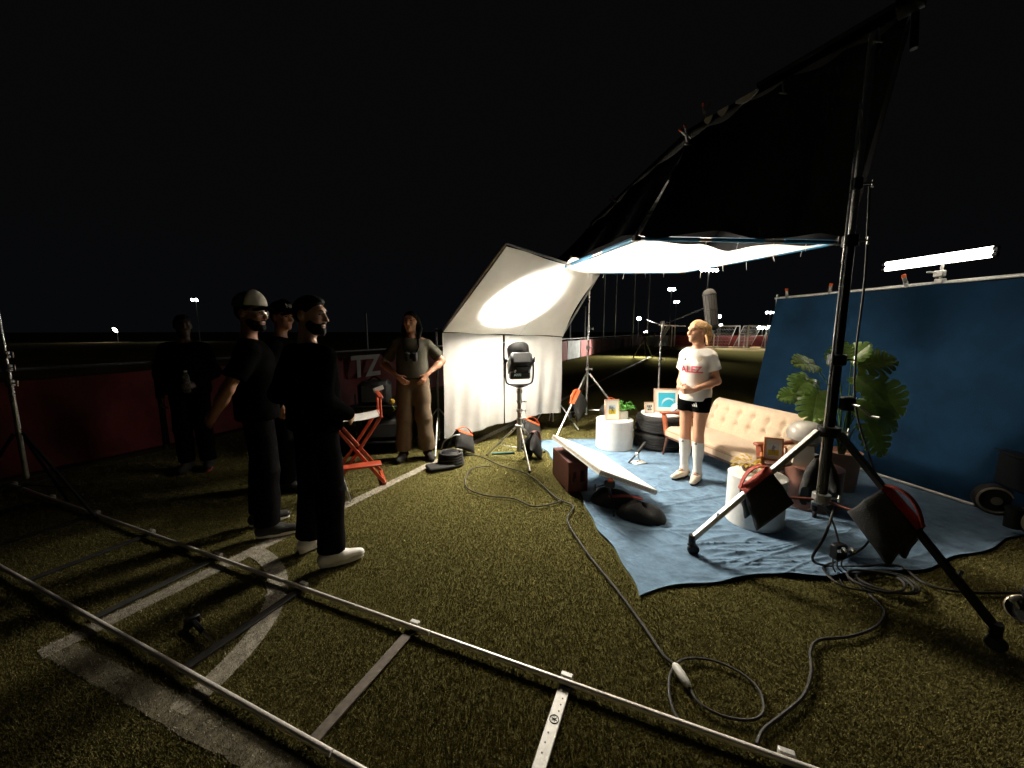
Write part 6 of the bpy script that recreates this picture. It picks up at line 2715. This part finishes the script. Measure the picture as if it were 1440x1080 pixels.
# the player
ath, A = build_person('woman footballer in white jersey, black shorts and long white socks', (1.90, 3.98, .012), R(-50), 1.68, dict(
    h=.0075, build=.74, female=True, skin=SKIN_A, hairmat=HAIR_BL, hair='pony', yaw=R(-22), pitch=R(5),
    knees=[(-.072, -.012, .50), (.072, -.012, .50)], ankles=[(-.074, .02, .085), (.074, .02, .085)], toes=[(-.10, -.16, .03), (.11, -.16, .03)],
    elbows=[(-.180, .06, 1.11), (.200, .05, 1.115)], wrists=[(-.085, -.185, 1.035), (.075, -.20, 1.03)], hands=[(.06, -.245, 1.02), (-.07, -.25, 1.00)],
    thumb=[(0, -.3, 1), (0, -.4, 1)], curl=[(0, 1, -.3), (0, 1, -.2)], curlamt=.75,
    leg_end=.36, legw=.010, drape=.106, pants=BLACKFAB, waist=.945, top=JERSEY, topname='jersey', sleeve=.58, topgrow=.019, tophem=.905, fold=.008,
    sock=SOCK, socktop=.03, shoe=CLEAT, shoeh=.8, lace=BLKP, sole=[DKSHOE, DKSHOE]))
v_ = A['v']
vv, ff = text_mesh('ALEZ', .092, 0, .003)
vv = vv + vv[:, [1, 0, 2]] * V(0, 0, 0)
vv, ff = subdiv(vv, ff, 1)
obj('jersey_lettering', decal(vv, ff, A['top'], v_(.006, -.1, 1.235), (1, 0, 0), (0, 0, 1), (0, 1, 0), .004), PINK, A['tpo'], True, flat=True)
vv, ff = stripes_logo(.034)
obj('chest_mark', decal(vv, ff, A['top'], v_(-.078, -.1, 1.345), (1, 0, 0), (0, 0, 1), (0, 1, 0), .004), BLKP, A['tpo'], True, flat=True)
vv = np.array([(.020 * math.cos(q), .024 * math.sin(q), 0) for q in np.linspace(0, 2 * pi, 14, False)])
obj('crest', decal(vv, [tuple(range(14))], A['top'], v_(.078, -.1, 1.345), (1, 0, 0), (0, 0, 1), (0, 1, 0), .004), mat('crest_gold', (.55, .48, .36), .7), A['tpo'], True, flat=True)
vv, ff = stripes_logo(.050)
obj('shorts_mark', decal(vv, ff, A['trs'], v_(.055, -.1, .865), (1, 0, 0), (0, 0, 1), (0, 1, 0), .004), WHITE, A['tro'], True, flat=True)

# man in black with white sneakers
build_person('bearded man in black long sleeved clothes and white sneakers', (-1.33, 2.56, .012), R(143), 1.79, dict(
    h=.0085, build=1.22, skin=SKIN_D, hairmat=HAIR_DK, hair='short', beard=True, yaw=R(-58), pitch=R(7), belly=1.12,
    knees=[(-.12, -.01, .50), (.12, -.01, .50)], ankles=[(-.155, .03, .085), (.155, .03, .085)], toes=[(-.22, -.14, .03), (.20, -.14, .03)],
    elbows=[(-.285, .09, 1.12), (.285, .09, 1.12)], wrists=[(-.20, -.12, 1.00), (.20, -.12, 1.00)], hands=[(-.13, -.2, .93), (.13, -.2, .93)],
    thumb=[(0, -.4, 1), (0, -.4, 1)], curl=[(1, .4, -.3), (-1, .4, -.3)],
    leg_end=1, legw=.022, hemr=.064, pants=PANTS_DK, top=BLACKFAB, topname='sweater', sleeve=1, topgrow=.026, tophem=.90, fold=.007, shoe=SNEAK, lace=SNEAK, sole=[WHITE, WHITE]))

# man in a cream and green trucker cap
build_person('bearded man in cream fronted green cap and glasses wearing a black polo', (-1.95, 2.92, .012), R(122), 1.82, dict(
    h=.0085, build=1.15, skin=SKIN_B, hairmat=HAIR_DK, hair='short', beard=True, glasses=True, cap=(GREENM, CAPW, BLACKFAB), yaw=R(-34), pitch=R(6), belly=1.15,
    knees=[(-.11, -.02, .50), (.11, .0, .50)], ankles=[(-.125, .0, .085), (.125, .05, .085)], toes=[(-.15, -.18, .03), (.15, -.13, .03)],
    elbows=[(-.265, .15, 1.13), (.265, .15, 1.13)], wrists=[(-.15, .26, .92), (.15, .26, .93)], hands=[(-.02, .30, .86), (.02, .30, .86)],
    thumb=[(0, .3, 1), (0, .3, 1)], curl=[(1, .2, 0), (-1, .2, 0)],
    leg_end=1, legw=.022, hemr=.062, pants=PANTS_DK, top=BLACKFAB, topname='polo_shirt', sleeve=.72, topgrow=.024, tophem=.88, fold=.007, shoe=DKSHOE, sole=[SNEAK, SNEAK]))

# man in a black lettered cap
build_person('man in a black cap with white letters standing behind the two bearded men', (-2.22, 3.78, .012), R(98), 1.82, dict(
    h=.0095, build=1.04, skin=SKIN_B, hairmat=HAIR_DK, hair='short', cap=(BLACKFAB, BLACKFAB, BLACKFAB), captext='NK', yaw=R(-25), pitch=R(5),
    elbows=[(-.25, .05, 1.11), (.25, .05, 1.11)], wrists=[(-.25, -.03, .86), (.25, -.03, .86)], hands=[(-.24, -.05, .7), (.24, -.05, .7)],
    thumb=[(0, -1, 0), (0, -1, 0)], curl=[(1, 0, 0), (-1, 0, 0)],
    leg_end=1, legw=.02, pants=PANTS_DK, top=BLACKFAB, topname='jacket', sleeve=1, topgrow=.028, tophem=.86, shoe=DKSHOE, sole=[DKSHOE, DKSHOE], **STR))

# crew member in khaki
fm, FMd = build_person('long haired man in olive tee and khaki trousers with hands at his belt', (-1.20, 4.66, .012), R(10), 1.80, dict(
    h=.0085, build=1.0, skin=SKIN_B, hairmat=HAIR_DK, hair='long', yaw=R(-14), pitch=R(2),
    elbows=[(-.335, .06, 1.15), (.345, .08, 1.17)], wrists=[(-.165, -.12, 1.02), (.165, -.11, 1.03)], hands=[(-.06, -.16, .93), (.10, -.16, .93)],
    thumb=[(.3, -.3, 1), (-.3, -.3, 1)], curl=[(.3, 1, -.2), (-.3, 1, -.2)], curlamt=.45,
    knees=[(-.11, -.01, .50), (.11, -.01, .50)], ankles=[(-.14, .02, .085), (.145, .02, .085)], toes=[(-.19, -.15, .03), (.20, -.14, .03)],
    leg_end=1, legw=.030, hemr=.070, hem=.92, pants=KHAKI, top=OLIVE, topname='tee_shirt', sleeve=.72, topgrow=.018, tophem=.985, fold=.008, shoe=DKSHOE, sole=[DKSHOE, DKSHOE]))
v_ = FMd['v']
mm = M()
mm.tube([v_(.165 * math.cos(q), .005 + .125 * math.sin(q), 1.0) for q in np.linspace(0, 2 * pi, 30, False)], .016, 6, True, squash=1.4)
obj('belt', mm, BLKCLOTH, fm, True)
mm = M()
mm.box(v_(.185, .02, .97), (.05, .09, .13), I3, .012)
obj('belt_pouch', mm, BLKCLOTH, fm, True)
mm = M()
mm.tube(spline([v_(-.07, -.02, 1.47), v_(-.085, -.12, 1.36), v_(-.05, -.145, 1.28)], 6), .009, 6)
mm.tube(spline([v_(.07, -.02, 1.47), v_(.085, -.12, 1.36), v_(.05, -.145, 1.28)], 6), .009, 6)
obj('neck_strap', mm, BLKCLOTH, fm, True)
mm = M()
for s in (-1, 1):
    mm.lathe([(.024, -.05), (.030, -.045), (.034, .04), (.030, .05)], v_(.04 * s, -.165, 1.24), 16, rotx(.25))
mm.box(v_(0, -.16, 1.24), (.05, .03, .05), I3, .01)
o = obj('binoculars', mm, BLK, fm, True)
mm = M()
mm.box(v_(-.305, -.01, 1.21), (.035, .02, .04), rotz(.4), .006)
obj('arm_radio', mm, mat('pale_screen_blue', (.35, .45, .62), .3), fm, True)

# dark figure behind, with bottle and red soled shoe
bt, BT = build_person('person dressed all in black with a red soled shoe near the red banners', (-3.62, 4.30, .012), R(25), 1.74, dict(
    h=.0095, build=1.0, skin=mat('skin_deep', (.10, .05, .03), .5), hairmat=HAIR_DK, hair='short', yaw=R(20),
    elbows=[(-.25, .05, 1.11), (.24, .02, 1.12)], wrists=[(-.24, -.03, .86), (.115, -.195, 1.0)], hands=[(-.24, -.05, .7), (.08, -.30, 1.0)],
    thumb=[(0, -1, 0), (-.3, 0, 1)], curl=[(1, 0, 0), (-1, -.3, 0)], curlamt=.8,
    leg_end=1, legw=.02, pants=BLACKFAB, top=BLACKFAB, topname='hooded_top', sleeve=1, topgrow=.028, tophem=.88, shoe=DKSHOE,
    sole=[DKSHOE, mat('red_sole', (.55, .05, .04), .6)], **STR))
Rz = rotz(R(25))
hp_ = V(-3.62, 4.30, .012) + Rz @ (V(.060, -.285, 1.0) * BT['S'])
t = thing('water_bottle', 'clear crumpled water bottle held by the person in black', 'bottle', tuple(hp_ - V(0, 0, .10)))
mm = M()
mm.lathe([(.028, -.10), (.032, -.09), (.030, -.05), (.033, -.02), (.029, .01), (.033, .05), (.026, .085), (.014, .105), (.013, .118)], hp_ + V(0, 0, .03), 14)
obj('bottle_wall', mm, CLEARP, t, ang=20)
mm = M()
mm.lathe([(.0155, 0), (.0155, .016)], hp_ + V(0, 0, .148), 12)
obj('bottle_cap', mm, WHITE, t)
